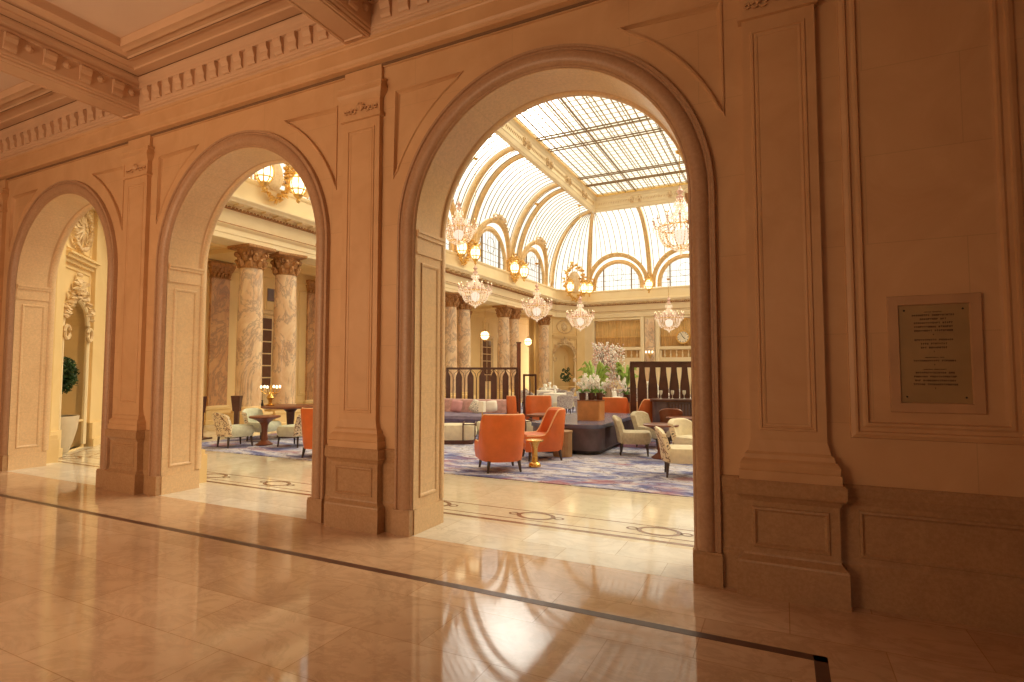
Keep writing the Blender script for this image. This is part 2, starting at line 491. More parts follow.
# pilasters
def pil_ring(hw, yf, z, cx=0):
    return [(cx-hw, .06, z), (cx-hw, yf, z), (cx+hw, yf, z), (cx+hw, .06, z)]
def make_pilaster(label):
    t = thing('wall_pilaster', label, 'pilaster', (PX[0], WY, 0))
    mb = MB()
    P = [(0, .35, -.135), (.235, .35, -.135), (.25, .345, -.13), (.27, .325, -.11), (.285, .31, -.095), (.30, .305, -.09), (.665, .305, -.09),
         (.68, .315, -.10), (.70, .325, -.115), (.715, .345, -.135), (.73, .35, -.14), (.80, .35, -.14), (.82, .34, -.13)]
    mb.loft([pil_ring(h, y, z) for z, h, y in P], False, False, True)
    mb.rectframe((-.245, -.09, .34), (1, 0, 0), (0, 0, 1), .49, .29, FP, (0, -1, 0))
    mb.build('pedestal', DADOM, t)
    mb = MB()
    P = [(.82, .325, -.12), (.885, .325, -.12), (.89, .315, -.11), (.93, .32, -.115), (.95, .31, -.105), (.97, .29, -.085), (1.0, .285, -.08), (1.02, .265, -.065), (1.06, .255, -.06), (1.10, .245, -.055)]
    mb.loft([pil_ring(h, y, z) for z, h, y in P], False, False, True)
    mb.build('base', TRIMM, t)
    mb = MB()
    mb.loft([pil_ring(h, y, z) for z, h, y in ((1.08, .245, -.055), (4.28, .245, -.055))], False, False, False)
    mb.rectframe((-.185, -.055, 1.17), (1, 0, 0), (0, 0, 1), .37, 3.0, [(0, 0), (.006, .010), (.018, .010), (.026, -.004), (.036, .006), (.05, .004), (.06, -.012)], (0, -1, 0))
    mb.box(-.12, .12, -.056, -.05, 1.24, 4.10)
    mb.build('shaft', TRIMM, t)
    mb = MB()
    P = [(4.34, .245, -.055), (4.345, .27, -.08), (4.375, .27, -.08), (4.38, .25, -.06), (4.54, .25, -.06), (4.56, .265, -.075), (4.59, .285, -.095), (4.62, .30, -.11),
         (4.66, .30, -.10), (4.665, .285, -.085), (4.70, .285, -.085), (4.71, .295, -.092), (4.73, .295, -.092), (4.74, .25, -.04), (4.82, .25, -.04)]
    mb.loft([pil_ring(h, y, z) for z, h, y in P], False, False, False)
    # carved shell and scrolls
    for k in range(-3, 4):
        a = k*.38
        mb.tube([(0, -.068, 4.44), (math.sin(a)*.045, -.085, 4.44+math.cos(a)*.05), (math.sin(a)*.07, -.08, 4.44+math.cos(a)*.085)], [.006, .014, .006], 6)
    for s in (-1, 1):
        for q in range(3):
            cx = s*(.09+.055*q); rr = .028-.005*q
            mb.tube([(cx+rr*math.cos(t*.7), -.066-.008, 4.445+rr*math.sin(t*.7)) for t in range(9)], .009, 5)
    mb.v = [(x, y, z-.08) if z < 4.80 else (x, y, z) for x, y, z in mb.v]
    mb.build('capital', TRIMM, t)
    return t
pl = ['plain stone wall pilaster between plaque and tall right arch', 'stone wall pilaster on the pier between the large and middle arches',
      'stone wall pilaster on the pier between the middle and left arches', 'stone wall pilaster cut by the left edge of the photo']
p0 = make_pilaster(pl[0])
for k in range(1, 4): dup(p0, (PX[k], WY, 0), 0, pl[k])
dup(p0, (1.86, WY, 0), 0, 'stone wall pilaster to the right of the plaque, at the picture edge')

# plaque
t = thing('wall_plaque', 'dark bronze plaque of engraved lines in a pale marble surround', 'plaque', (.645, WY, 1.325)); t.scale = (.955, 1, .985)
mb = MB(); mb.rectframe((0, 0, 0), (1, 0, 0), (0, 0, 1), .53, .79, [(0, -.002), (0, .022), (.004, .026), (.062, .026), (.066, .018), (.068, .0)], (0, -1, 0))
mb.build('surround', PLATEF, t)
mb = MB(); mb.box(.067, .463, -.012, 0, .067, .723)
bp = mb.build('bronze_panel', BRONZE, t)
mb = MB()
for x in (.095, .435):
    for z in (.105, .69): mb.lathe([(.006, 0), (.006, .006), (.003, .009)], 8)
for x in (.10, .43):
    for z in (.105, .69):
        MB().ball((x, -.013, z), .0065, 8).build('screw', BLACK, t)
rows = [(.672, .10, .007), (.648, .24, .012), (.622, .15, .012), (.596, .22, .012), (.570, .22, .012), (.544, .22, .012), (.518, .012, .010),
        (.482, .22, .012), (.456, .15, .012), (.430, .15, .012), (.404, .008, .010), (.366, .11, .007), (.342, .24, .012), (.316, .012, .010),
        (.286, .13, .007), (.262, .22, .012), (.236, .24, .012), (.210, .23, .012), (.184, .25, .012), (.158, .012, .010)]
mb = MB(); rng = random.Random(3)
for z, wd, h in rows:      # engraved rows are too small to read in the photograph
    x = .265-wd/2
    n = max(1, int(round(wd/(h*.95)))); st = wd/n
    space = {rng.randrange(3, max(4, n-2))} if n > 7 else set()
    for k in range(n):
        if k in space: continue
        a = x+st*k; b = a+st*.68; kind = rng.randrange(5)
        yy = (-.0135, -.0115); tq = h*.24
        if kind in (0, 1, 3): mb.box(a, a+tq, *yy, z, z+h)
        if kind in (0, 3): mb.box(b-tq, b, *yy, z, z+h)
        if kind in (1, 2): mb.box(a, b, *yy, z+h-tq, z+h)
        if kind in (0, 1, 4): mb.box(a, b, *yy, z+h*.45, z+h*.45+tq)
        if kind in (2, 4): mb.box((a+b)/2-tq/2, (a+b)/2+tq/2, *yy, z, z+h)
mb.build('lettering', LETTER, t)['kind'] = 'stuff'

# ------------------------------------------------------------------ HALL: ceiling
YF = -3.6
mb = MB()     # cornice fascia along the arcade wall
pf = [(WY+.02, 4.79), (WY-.02, 4.795), (WY-.025, 4.83), (WY-.085, 4.84), (WY-.088, 4.86), (WY-.10, 4.875), (WY-.112, 4.90), (WY-.112, 5.04), (WY-.12, 5.055), (WY-.13, 5.06), (WY-.135, ZB+.01)]
mb.loft([[(XL, y, z), (XR, y, z)] for y, z in pf], False)
trim(mb, TRIMM)
mb = MB(); mb.box(XL, XR, WY-.03, WY+.0, 4.803, 4.829); trim(mb, GROOVE_SHADE)  # dark strip painted as the shadow line under the cornice
YC1 = WY-.125
beams = [p for p in PX] + [PX[0]+PER]
bh = .165
mb = MB(); dn = MB(); pn = MB(); shade_lines = MB()
edgesx = sorted(beams)
lo = XL
xs = []
for b in edgesx:
    xs.append((lo, b-bh)); lo = b+bh
xs.append((lo, XR))
xs = [(a, b) for a, b in xs if b-a > .8]
CP = [(0, ZB), (.012, ZB+.012), (.012, ZB+.03), (.035, ZB+.04), (.04, ZB+.06), (.05, ZB+.065), (.055, ZB+.08), (.06, ZB+.30), (.085, ZB+.305), (.09, ZB+.33), (.07, ZB+.34), (.07, ZB+.36), (.075, ZB+.38), (.09, ZB+.40), (.10, ZB+.43), (.10, ZB+.455),
      (.23, ZB+.455), (.235, ZB+.475), (.26, ZB+.48), (.37, ZB+.48), (.375, ZB+.46), (.40, ZB+.455), (.42, ZB+.48), (.50, ZB+.485), (.52, ZB+.46), (.56, ZB+.47), (.60, ZB+.47), (.60, ZB+.57), (.615, ZB+.58)]
for (a, b) in xs:
    for (c, d) in ((.36, YC1), (YF, .04)):
        mb.loft([[(a+i, c+i, z), (b-i, c+i, z), (b-i, d-i, z), (a+i, d-i, z)] for i, z in CP])
        for i, z in ((.105, ZB+.452), (.405, ZB+.452)):
            shade_lines.loft([[(a+q, c+q, z), (b-q, c+q, z), (b-q, d-q, z), (a+q, d-q, z)] for q in (i, i+.012)])  # flat dark strips drawn as shadow lines on the coffer frame
        i = .61
        pn.box(a+i, b-i, c+i, d-i, ZB+.575, ZB+.60)
        # brackets round the cove
        def br(cx, cy, ang):
            M = Matrix.Translation((cx, cy, ZB)) @ Matrix.Rotation(ang, 4, 'Z')
            rings = []
            for y, z in ((0, .12), (.03, .125), (.045, .16), (.05, .20), (.045, .235), (.06, .26), (.085, .285), (.09, .33), (.085, .35), (0, .355)):
                rings.append([M @ V((-.045, -y, z)), M @ V((.045, -y, z))])
            for s in (-.045, .045):
                pass
            r0 = [[M @ V((s, -y, z)) for y, z in ((0, .10), (.02, .105), (.034, .13), (.036, .16), (.034, .19), (.045, .21), (.058, .235), (.06, .27), (.055, .285), (0, .29))] for s in (-.06, .06)]
            dn.loft(r0, True, True, True)
        n = int((b-a-.3)/.215)
        for k in range(n):
            x = a+.15+(b-a-.3)*(k+.5)/n
            br(x, d-.055, 0); br(x, c+.055, PI)
        n = int((d-c-.3)/.36)
        for k in range(n):
            y = c+.15+(d-c-.3)*(k+.5)/n
            br(a+.055, y, PI/2); br(b-.055, y, -PI/2)
            for x, s in ((a+.055, 1), (b-.055, -1)):
                dn.ball((x+s*.0, y+.18, ZB+.22), .045, 8)
# beam soffits
for b in edgesx:
    mb.box(b-bh, b+bh, YF, YC1, ZB, ZB+.02)
    mb.rectframe((b-bh+.02, .3, ZB), (1, 0, 0), (0, 1, 0), 2*bh-.04, YC1-.35, [(0, 0), (.008, .012), (.02, .012), (.03, 0)], (0, 0, -1))
mb.box(XL, XR, .04, .36, ZB, ZB+.02)
mb.box(XL, XR, YF, YB+.4, ZB+.61, ZB+.66)
c0 = struct(mb.build('ceiling', CEILM))
trim(dn, CEILM, False); trim(shade_lines, GROOVE_SHADE); trim(pn, CPANM)

# hall side and rear walls, floor
mb = MB(); mb.box(XR, XR+.2, YF, YB, 0, ZB+.6); struct(mb.build('wall_right', WALLM))
mb = MB(); mb.box(XL-.2, XL, YF, YB, 0, ZB+.6); struct(mb.build('wall_left', WALLM))
mb = MB(); mb.box(XL, XR, YF-.2, YF, 0, ZB+.6); struct(mb.build('wall_front', WALLM))
mb = MB(); mb.box(XL, XR, YF, WY-.0, -.1, 0)
for c in [None]:
    for a, b in segs: mb.box(a, b, WY, YB, -.1, -.001)
struct(mb.build('floor', FLOORM))
mb = MB()
for c in AX: mb.box(c-R2-.01, c+R2+.01, WY-.02, 5.24, -.1, .0008)
mb.box(XL, XR, YB, 5.24, -.1, .0006)
trim(mb, THRM)
mb = MB()
mb.box(XL, .185, 3.565, 3.635, .0, .0015); mb.box(.115, .185, -2.6, 3.635, .0, .0015); mb.box(XL, .185, -2.67, -2.6, 0, .0015)
trim(mb, STRIPEM)

# ------------------------------------------------------------------ COURT
L, N0, F0, RX = -13.0, 5.42, 35.0, 6.9
AWX = -15.5
PATH = [(-11.5, N0), (5.4, N0), (RX, 6.95), (RX, 32.9), (5.5, F0), (-11.6, F0), (L, 32.9), (L, 6.95)]
def offset_path(P, d):
    out = []; n = len(P)
    for i in range(n):
        a, b, c = V(P[i-1]), V(P[i]), V(P[(i+1) % n])
        e1 = (b-a).normalized(); e2 = (c-b).normalized()
        n1 = V((-e1.y, e1.x)); n2 = V((-e2.y, e2.x))
        m = (n1+n2).normalized(); out.append(b+m*(d/m.dot(n1)))
    return out     # d > 0 : towards the inside
def ringsweep(mb, prof):
    mb.loft([[(p.x, p.y, z) for p in offset_path(PATH, d)] for d, z in prof])
# entablature
mb = MB()
ringsweep(mb, [(-.75, 5.06), (-.02, 5.06), (.0, 5.07), (.0, 5.20), (.02, 5.21), (.02, 5.34), (.03, 5.36), (.05, 5.37), (.09, 5.41), (.10, 5.43)])
ringsweep(mb, [(.0, 5.46), (.0, 5.86)])
ringsweep(mb, [(.03, 5.875), (.05, 5.875), (.07, 5.90), (.08, 5.92), (.08, 5.98), (.34, 5.985), (.36, 6.02), (.40, 6.06), (.42, 6.09), (.42, 6.13), (.30, 6.16), (.12, 6.16), (.12, 6.22), (.08, 6.25), (.08, 6.70), (.12, 6.74), (.14, 6.80), (.10, 6.84), (-.02, 6.86), (-.4, 6.86)])
trim(mb, COURTL)
mb = MB()
ringsweep(mb, [(.09, 5.43), (.09, 5.465), (.0, 5.475)])
ringsweep(mb, [(.0, 5.855), (.05, 5.86), (.06, 5.885), (.02, 5.89)])
# bead course
P = offset_path(PATH, .07); Pm = offset_path(PATH, .10)
for i in (6, 5, 7, 4):
    a, b = P[i], P[(i+1) % 8]; Ln = (b-a).length; n = int(Ln/.11)
    for k in range(n):
        q = a.lerp(b, (k+.5)/n); mb.box(q.x-.03, q.x+.03, q.y-.03, q.y+.03, 5.865, 5.915)
trim(mb, CAPM)
mb = MB()
for i in (6, 5, 7, 4):
    a, b = Pm[i], Pm[(i+1) % 8]; Ln = (b-a).length; n = int(Ln/.42); d = (b-a).normalized(); nn = V((-d.y, d.x))
    for k in range(n):
        q = a.lerp(b, (k+.5)/n)
        M = Matrix.Translation((q.x, q.y, 0)) @ Matrix.Rotation(math.atan2(d.y, d.x), 4, 'Z')
        r0 = [[M @ V((s, y, z)) for y, z in ((0, 5.915), (.06, 5.92), (.11, 5.945), (.17, 5.935), (.21, 5.95), (.22, 5.985), (0, 5.985))] for s in (-.085, .085)]
        mb.loft(r0, True, True, True)
trim(mb, ORNM)

# court floor, carpet, inlay
mb = MB(); mb.box(AWX-.2, RX+.3, 5.24, F0+.6, -.1, 0); struct(mb.build('floor', CFLOORM))
mb = MB(); mb.box(-11.7, 5.6, 7.38, 33.4, .0, .012)
tag(mb.build('carpet', CARPET), 'abstract blue, grey and white patterned carpet covering the garden court floor', 'carpet')
mb = MB()
def line(x0, x1, y, w): mb.box(x0, x1, y-w/2, y+w/2, 0, .0012)
line(-13, 6, 5.36, .06); line(-13, 6, 5.50, .018); line(-13, 6, 5.86, .018); line(-12.2, 6, 7.33, .02)
def ring2(cx, cy, rx, ry, w):
    n = 28
    r = [[(cx+(rx+q)*math.cos(2*PI*k/n), cy+(ry+q)*math.sin(2*PI*k/n), .0016) for k in range(n)] for q in (-w/2, w/2)]
    mb.loft(r)
for k in range(-4, 2):
    cx = -2.05+1.32*k*1.0-.0
for cx in [-2.49+1.34*k for k in range(-8, 5)]:
    ring2(cx, 5.69, .20, .13, .05)
    for sg in (-1, 1): ring2(cx+sg*.27, 5.69, .05, .04, .025)
# diamond field in the left corner
for k in range(7):
    y = 5.9+k*.0
for k in range(4):
    x0 = -12.9+k*.62
    M = Matrix.Translation((x0, 6.5, 0)) @ Matrix.Rotation(PI/4, 4, 'Z')
    mb.box(-.85, .85, -.012, .012, 0, .0014, M)
    M = Matrix.Translation((x0, 6.5, 0)) @ Matrix.Rotation(-PI/4, 4, 'Z')
    mb.box(-.85, .85, -.012, .012, 0, .0014, M)
mb.v = [(x, min(y, 7.3) if y > 5.3 else y, z) for x, y, z in mb.v]
trim(mb, INLM)

# near (arcade side) wall above the arches
mb = MB()
mb.box(AWX, RX+.3, YB+.05, N0+.0, 4.55, 5.4)
mb.box(AWX, RX+.3, YB+.05, N0+.02, 5.0, 7.2)
plate([(-12.3, 0), ] + sum([notch(c, R1+.18) for c in sorted(AX)], []) + [(RX, 0), (RX, 5.1), (-12.3, 5.1)], [], .06, mb, lambda a, b, d: (a, YB+d, b))
struct(mb.build('wall_court_near', COURTM))

# aisle behind the colonnade
mb = MB(); mb.box(AWX-.15, AWX, 5.3, F0+.6, 0, 5.25)
mb.box(AWX-.0, AWX+.04, 5.3, F0+.6, 0, .50); mb.box(AWX, AWX+.07, 5.3, F0+.6, .5, .54); mb.box(AWX, AWX+.07, 5.3, F0+.6, 0, .14)
mb.box(AWX, AWX+.06, 5.3, F0+.6, 4.72, 5.06)
for k in range(5):
    yc = 13.65+5.2*k-5.2
    mb.rectframe((AWX, yc-1.4, .75), (0, 1, 0), (0, 0, 1), .7, 3.7, BP, (1, 0, 0)); mb.rectframe((AWX, yc+.72, .75), (0, 1, 0), (0, 0, 1), .7, 3.7, BP, (1, 0, 0))
struct(mb.build('wall_court_left', COURTM))
mb = MB(); mb.box(AWX, L-.72, 5.3, F0+.6, 5.10, 5.2)
for k in range(6):
    yc = 11.1+5.2*k-5.2
    mb.box(AWX, L-.7, yc-.7, yc+.7, 4.96, 5.11)
    mb.rectframe((AWX+.2, yc+.85, 5.10), (1, 0, 0), (0, 1, 0), 1.4, 3.5, [(0, 0), (.02, .05), (.08, .05), (.1, .02), (.2, 0)], (0, 0, -1))
struct(mb.build('ceiling', COURTM))
# aisle wall pilasters of dark marble
def make_wallpil():
    t = thing('marble_pilaster', 'flat dark veined marble pilaster on the aisle wall behind the columns', 'pilaster', (AWX, 11.2, 0), 0, 'marble pilasters on the aisle wall')
    mb = MB()
    def r(h, x, z): return [(0, -h, z), (x, -h, z), (x, h, z), (0, h, z)]
    mb.loft([r(h, x, z) for z, h, x in ((0, .42, .16), (.12, .42, .16), (.14, .39, .13), (.42, .39, .13), (.45, .42, .16), (.50, .42, .16), (.52, .37, .12), (.56, .35, .1))], False, False, True)
    mb.build('base', COURTM, t)
    mb = MB(); mb.loft([r(.31, .09, .56), r(.31, .09, 4.42)], False); mb.build('shaft', PILM, t)
    mb = MB()
    mb.loft([r(h, x, z) for z, h, x in ((4.42, .33, .11), (4.45, .33, .11), (4.47, .31, .1), (4.62, .34, .13), (4.78, .40, .19), (4.82, .42, .2), (4.9, .42, .2))], False, False, True)
    leaves(mb, 'flat', .31, .1, 4.46, .3)
    mb.build('capital', CAPM, t)
    return t
def leaves(mb, kind, r, x, z, h):
    if kind == 'flat':
        for row in range(2):
            n = 5-row
            for k in range(n):
                y = -r+2*r*(k+.5)/n; z0 = z+row*h*.42
                mb.tube([(x, y, z0), (x+.02, y, z0+h*.25), (x+.05, y, z0+h*.42), (x+.085, y, z0+h*.40)], [.055, .06, .045, .02], 5)
        for s in (-1, 1):
            mb.tube([(x+.07, s*r+.07*math.cos(t*.8)*s*.6, z+h+.02+.05*math.sin(t*.8)) for t in range(8)], .02, 5)
    else:
        for row in range(2):
            n = 8
            for k in range(n):
                a = 2*PI*(k+.5*row)/n; z0 = z+row*h*.38
                c, s = math.cos(a), math.sin(a)
                pts = [(c*(r+o), s*(r+o), z0+h*q) for o, q in ((0, 0), (.025, .22), (.06, .40), (.11, .42), (.13, .34))]
                mb.tube(pts, [.07, .085, .07, .045, .02], 5)
        for k in range(4):
            a = PI/4+PI/2*k; c, s = math.cos(a), math.sin(a)
            for q in (-1, 1):
                mb.tube([(c*(r+.08+.06*math.cos(t*.8))-s*.04*q, s*(r+.08+.06*math.cos(t*.8))+c*.04*q, z+h*.86+.06*math.sin(t*.8)) for t in range(9)], .026, 5)
wp = make_wallpil()
wys = [8.6, 13.95, 15.0, 16.55, 19.4, 22.2, 24.5, 27.0, 30.0]
wys = [8.9, 15.0, 18.2, 20.6, 23.6, 25.9, 30.6]
for y in wys: dup(wp, (AWX, y, 0), 0)
# buff flat strips beside columns on wall and door
for i, (dy, lab) in enumerate(((13.2, 'tall glazed white aisle door seen between the two nearest columns'), (28.3, 'tall arched aisle door seen between the far column pairs'))):
    t = thing('aisle_door', lab, 'door', (AWX, dy, 0))
    mb = MB(); mb.rectframe((0, -.75, 0), (0, 1, 0), (0, 0, 1), 1.5, 3.65, [(0, 0), (0, .06), (.04, .09), (.12, .09), (.16, .05), (.18, .0)], (1, 0, 0)); mb.build('frame', DOORM, t)
    mb = MB(); mb.box(0, .03, -.57, .57, .0, 3.45)
    d = mb.build('door_leaf', DOORM, t)
    mb = MB()
    for k in range(6):
        for s in range(2):
            y0 = -.5+s*.52; mb.box(.03, .036, y0, y0+.46, 1.0+k*.40, 1.36+k*.40)
    mb.build('pane', DGLASS, d)
mb = MB(); mb.box(0, .05, -.30, .30, 0, .42)
tag(mb.build('wall_grille', DGLASS, None, loc=(AWX, 13.25, 3.95)), 'small dark ventilation grille above the nearest aisle door', 'grille')

# columns
def make_column():
    t = thing('marble_column', 'x', 'column', (0, 0, 0))
    mb = MB()
    def sq(h, z): return [(-h, -h, z), (h, -h, z), (h, h, z), (-h, h, z)]
    mb.loft([sq(h, z) for z, h in ((0, .45), (.10, .45), (.12, .42), (.38, .42), (.40, .45), (.46, .45))], True, True, True)
    mb.build('pedestal', COURTM, t)
    mb = MB(); mb.lathe([(.41, .46), (.425, .49), (.41, .53), (.37, .545), (.36, .57), (.38, .59), (.375, .62), (.345, .635)], 28)
    mb.build('base', COURTM, t, True)
    mb = MB(); mb.lathe([(.335, .63), (.335, 1.5), (.33, 2.6), (.315, 3.6), (.295, 4.45)], 28); mb.build('shaft', COLM, t, True)
    mb = MB(); mb.lathe([(.31, 4.44), (.325, 4.46), (.31, 4.48), (.29, 4.5), (.295, 4.75), (.35, 4.9), (.41, 4.98)], 24)
    leaves(mb, 'round', .29, 0, 4.48, .42)
    mb.loft([sq(.42, 4.97), sq(.44, 5.0), sq(.44, 5.06)], True, True, True)
    mb.build('capital', CAPM, t)
    return t
c0 = make_column()
colnames = {0: 'veined marble column seen left of centre through the middle arch', 1: 'veined marble column seen right of centre through the middle arch'}
cy = []
for k, yc in enumerate((11.15, 16.3, 21.45, 26.75)):
    cy += [yc-.55, yc+.65]
names = ['left of the two big veined marble columns seen through the middle arch', 'right of the two big veined marble columns seen through the middle arch',
         'veined marble column hidden behind the pier between the arches, nearer one', 'veined marble column hidden behind the pier between the arches, farther one',
         'leftmost marble column seen through the large arch', 'second marble column from the left seen through the large arch',
         'third marble column from the left seen through the large arch', 'rightmost freestanding marble column seen through the large arch']
for k, y in enumerate(cy):
    if k in (2, 3): continue
    if k == 0: c0.location = (-13.32, y, 0); c0['label'] = names[0]; c0['group'] = 'paired colonnade columns'
    else: dup(c0, (-13.32, y, 0), k*1.3, names[k], 'paired colonnade columns')
dup(c0, (-13.32, 31.75, 0), 2.2, 'engaged marble column right beside the far corner niche', 'paired colonnade columns')
for k in (2, 3): dup(c0, (-13.32, cy[k], 0), k*1.3, names[k], 'paired colonnade columns')

# chamfer walls with niches
def chamfer(P0, P1, nm, base, spec):
    a, b = V(P0), V(P1); ux = (b-a).normalized(); Ln = (b-a).length
    nn = V((-ux.y, ux.x))      # into the court
    fr3 = lambda s, z, d: (a.x+ux.x*s-nn.x*d, a.y+ux.y*s-nn.y*d, z)
    mb = MB(); m = Ln/2; hw = .58 if spec else .84
    xe = .1 if spec else .6
    out = [(-.6, 0), (Ln+xe, 0), (Ln+xe, 5.3), (-.6, 5.3)]
    nz = 2.45
    zn = .03 if spec else .34
    niche = [(m-hw, zn)]+[(m-hw*math.cos(PI*k/20), nz+hw*math.sin(PI*k/20)) for k in range(21)]+[(m+hw, zn)]
    plate(out, [niche], .12, mb, fr3)
    plate(out, [], .05, mb, lambda s, z, d: fr3(s, z, d+.62))
    # niche side walls
    mb.loft([[fr3(s, z, d) for s, z in niche] for d in (.0, .62)])
    # flat side strips, base and panel shelf
    def bx(s0, s1, z0, z1, d): mb.loft([[fr3(s0, z, q), fr3(s1, z, q), fr3(s1, z, q-d), fr3(s0, z, q-d)] for z, q in ((z0, 0.), (z1, 0.))], True, True, True)
    e = m-hw-.16
    bx(-.6, e, 0, 5.06, .09); bx(Ln-e, Ln+xe, 0, 5.06, .09)
    bx(-.6, e, 0, .5, .14); bx(Ln-e, Ln+xe, 0, .5, .14)
    if not spec: bx(-.6, Ln+xe, 0, .16, .17)
    else: bx(-.6, e, 0, .16, .17); bx(Ln-e, Ln+xe, 0, .16, .17)
    bx(e, Ln-e, 3.72, 3.80, .06); bx(e, Ln-e, 3.80, 3.87, .13); bx(e, Ln-e, 3.87, 3.91, .18)
    o = lambda s, z, d: V(fr3(s, z, d))
    ux3 = V((ux.x, ux.y, 0)); n3 = V((nn.x, nn.y, 0))
    mb.rectframe(o(e+.06, .55, 0), ux3, (0, 0, 1), Ln-2*e-.12, 3.1, [(0, 0), (.01, .03), (.035, .03), (.05, 0)], n3)
    mb.rectframe(o(e+.06, 4.0, 0), ux3, (0, 0, 1), Ln-2*e-.12, 1.0, [(0, 0), (.01, .03), (.035, .03), (.05, 0)], n3)
    struct(mb.build(nm, COURTM))
    # niche archivolt
    mb = MB()
    for k in range(0, 21):
        pass
    pts = [o(m-hw*1.06*math.cos(PI*k/20), nz+hw*1.06*math.sin(PI*k/20), -.02) for k in range(21)]
    pts = [o(m-hw*1.06, zn+.05, -.02)]+pts+[o(m+hw*1.06, zn+.05, -.02)]
    mb.tube(pts, .05, 8)
    trim(mb, COURTL, True)
    # ornament : foliage swag over the niche, wreath relief above the shelf
    t = thing('plaster_relief', base, 'relief', tuple(o(m, 0, 0)), math.atan2(ux.y, ux.x))
    rg = random.Random(11)
    mb = MB()
    for k in range(54 if spec else 130):
        u = rg.uniform(-1, 1); ang = PI/2+u*1.25
        rr = hw*1.12+rg.uniform(-.06, .12)*(1.6-abs(u))
        cx = rr*math.cos(ang); cz = nz+rr*math.sin(ang)+(.35*(1-abs(u)*2) if abs(u) < .5 else 0)*rg.uniform(.1, 1)
        q = rg.uniform(.035, .075); a2 = rg.uniform(0, 2*PI)
        mb.tube([(cx, .04, cz), (cx+q*math.cos(a2), .11, cz+q*math.sin(a2)), (cx+1.9*q*math.cos(a2+.4), .06, cz+1.9*q*math.sin(a2+.4))], [.03, .045, .012], 5)
    for k in range(9):
        a2 = PI*k/8; mb.tube([(0, .06, nz+hw+.14), (.16*math.cos(a2), .12, nz+hw+.14+.22*math.sin(a2))], [.03, .035], 6)
    for s in (-1, 1):
        mb.tube([(s*(hw*.95+.12*math.cos(q*.7)), .09, nz-.1+.13*math.sin(q*.7)) for q in range(10)], .035, 6)
    sw = mb.build('foliage_swag', ORNM, t); sw['kind'] = 'stuff'
    mb = MB()
    for k in range(40):
        a2 = 2*PI*k/40; rx, rz = hw*.72, .42
        cx, cz = rx*math.cos(a2), 4.48+rz*math.sin(a2)
        q = .07; a3 = a2+PI/2+rg.uniform(-.8, .8)
        mb.tube([(cx-q*math.cos(a3), .03, cz-q*math.sin(a3)), (cx, .10, cz), (cx+q*math.cos(a3), .04, cz+q*math.sin(a3))], [.012, .045, .012], 5)
    bl = MB(); bl.ball((0, 0, 0), .24, 14, 1.2); mb.add([(x, .03+y*.28, z+4.48) for x, y, z in bl.v], bl.f)
    for k in range(12):
        a2 = 2*PI*k/12; mb.tube([(.1*math.cos(a2), .1, 4.48+.12*math.sin(a2)), (.3*math.cos(a2), .07, 4.48+.33*math.sin(a2))], [.03, .01], 5)
    mb.build('wreath_medallion', ORNM, t)
    return o, m, hw, nz, n3, ux
near = chamfer((-13.73, 7.03), (-11.85, 5.15), 'wall_chamfer_near', 'plaster foliage relief over the niche behind the potted tree', 1)
far = chamfer((-11.85, 35.2), (-13.65, 32.3), 'wall_chamfer_far', 'plaster foliage relief over the far corner niche with the wreath', None)

# hanging wreath in far niche
o_, m_, hw_, nz_, n3_, ux_ = far
t = thing('green_wreath', 'round dark green wreath hanging in the far corner niche', 'wreath', tuple(o_(m_, 1.35, -.16)), math.atan2(ux_.y, ux_.x)); t.scale = (1.35, 1.35, 1.35)
rg = random.Random(5)
mb = MB()
for k in range(90):
    a = 2*PI*rg.random(); r = rg.uniform(.10, .34); q = .08; b2 = rg.uniform(0, 6.28)
    mb.tube([(r*math.cos(a), rg.uniform(-.05, .05), r*math.sin(a)), (r*math.cos(a)+q*math.cos(b2), rg.uniform(.02, .10), r*math.sin(a)+q*math.sin(b2))], [.035, .01], 4)
mb.build('foliage', DLEAF, t)
mb = MB(); mb.tube([(0, -.02, .25), (0, -.08, .9)], .008, 5); mb.build('hanging_cord', BRASS, t)

# far wall : curtained openings between marble faced piers
FWX = [-9.6+4.25*k for k in range(4)]
mb = MB()
holes = [[(c-1.5, 3.12), (c+1.5, 3.12), (c+1.5, 4.88), (c-1.5, 4.88)] for c in FWX]
holes += [[(c-1.42, 2.45), (c+1.42, 2.45), (c+1.42, 2.92), (c-1.42, 2.92)] for c in FWX]
plate([(-11.9, 0), (RX, 0), (RX, 5.1), (-11.9, 5.1)], holes, .25, mb, lambda a, b, d: (a, F0+.12+d, b))
for c in FWX:
    mb.rectframe((c-1.62, F0+.12, 3.02), (1, 0, 0), (0, 0, 1), 3.24, 1.98, [(0, 0), (0, .06), (.04, .08), (.09, .08), (.12, .02), (.12, -.1)], (0, -1, 0))
    mb.box(c-1.55, c+1.55, F0+.0, F0+.3, 2.95, 3.12)
    mb.box(c-1.42, c+1.42, F0+.3, F0+.34, 2.4, 2.95)
    for k in range(8):
        x = c-1.25+2.5*k/7
        mb.lathe([(.03, 0), (.055, .08), (.06, .14), (.03, .26), (.035, .34), (.05, .44)], 10, (x, F0+.22, 2.46))
for c in [x+2.125 for x in [FWX[0]-4.25]+FWX]:
    mb.box(c-.58, c-.36, F0-.0, F0+.12, 0, 5.06); mb.box(c+.36, c+.58, F0, F0+.12, 0, 5.06)
struct(mb.build('wall_court_far', COURTL))
mb = MB()
for c in FWX: mb.box(c-1.41, c+1.41, F0+.28, F0+.30, 2.45, 2.92)
trim(mb, BLIND)
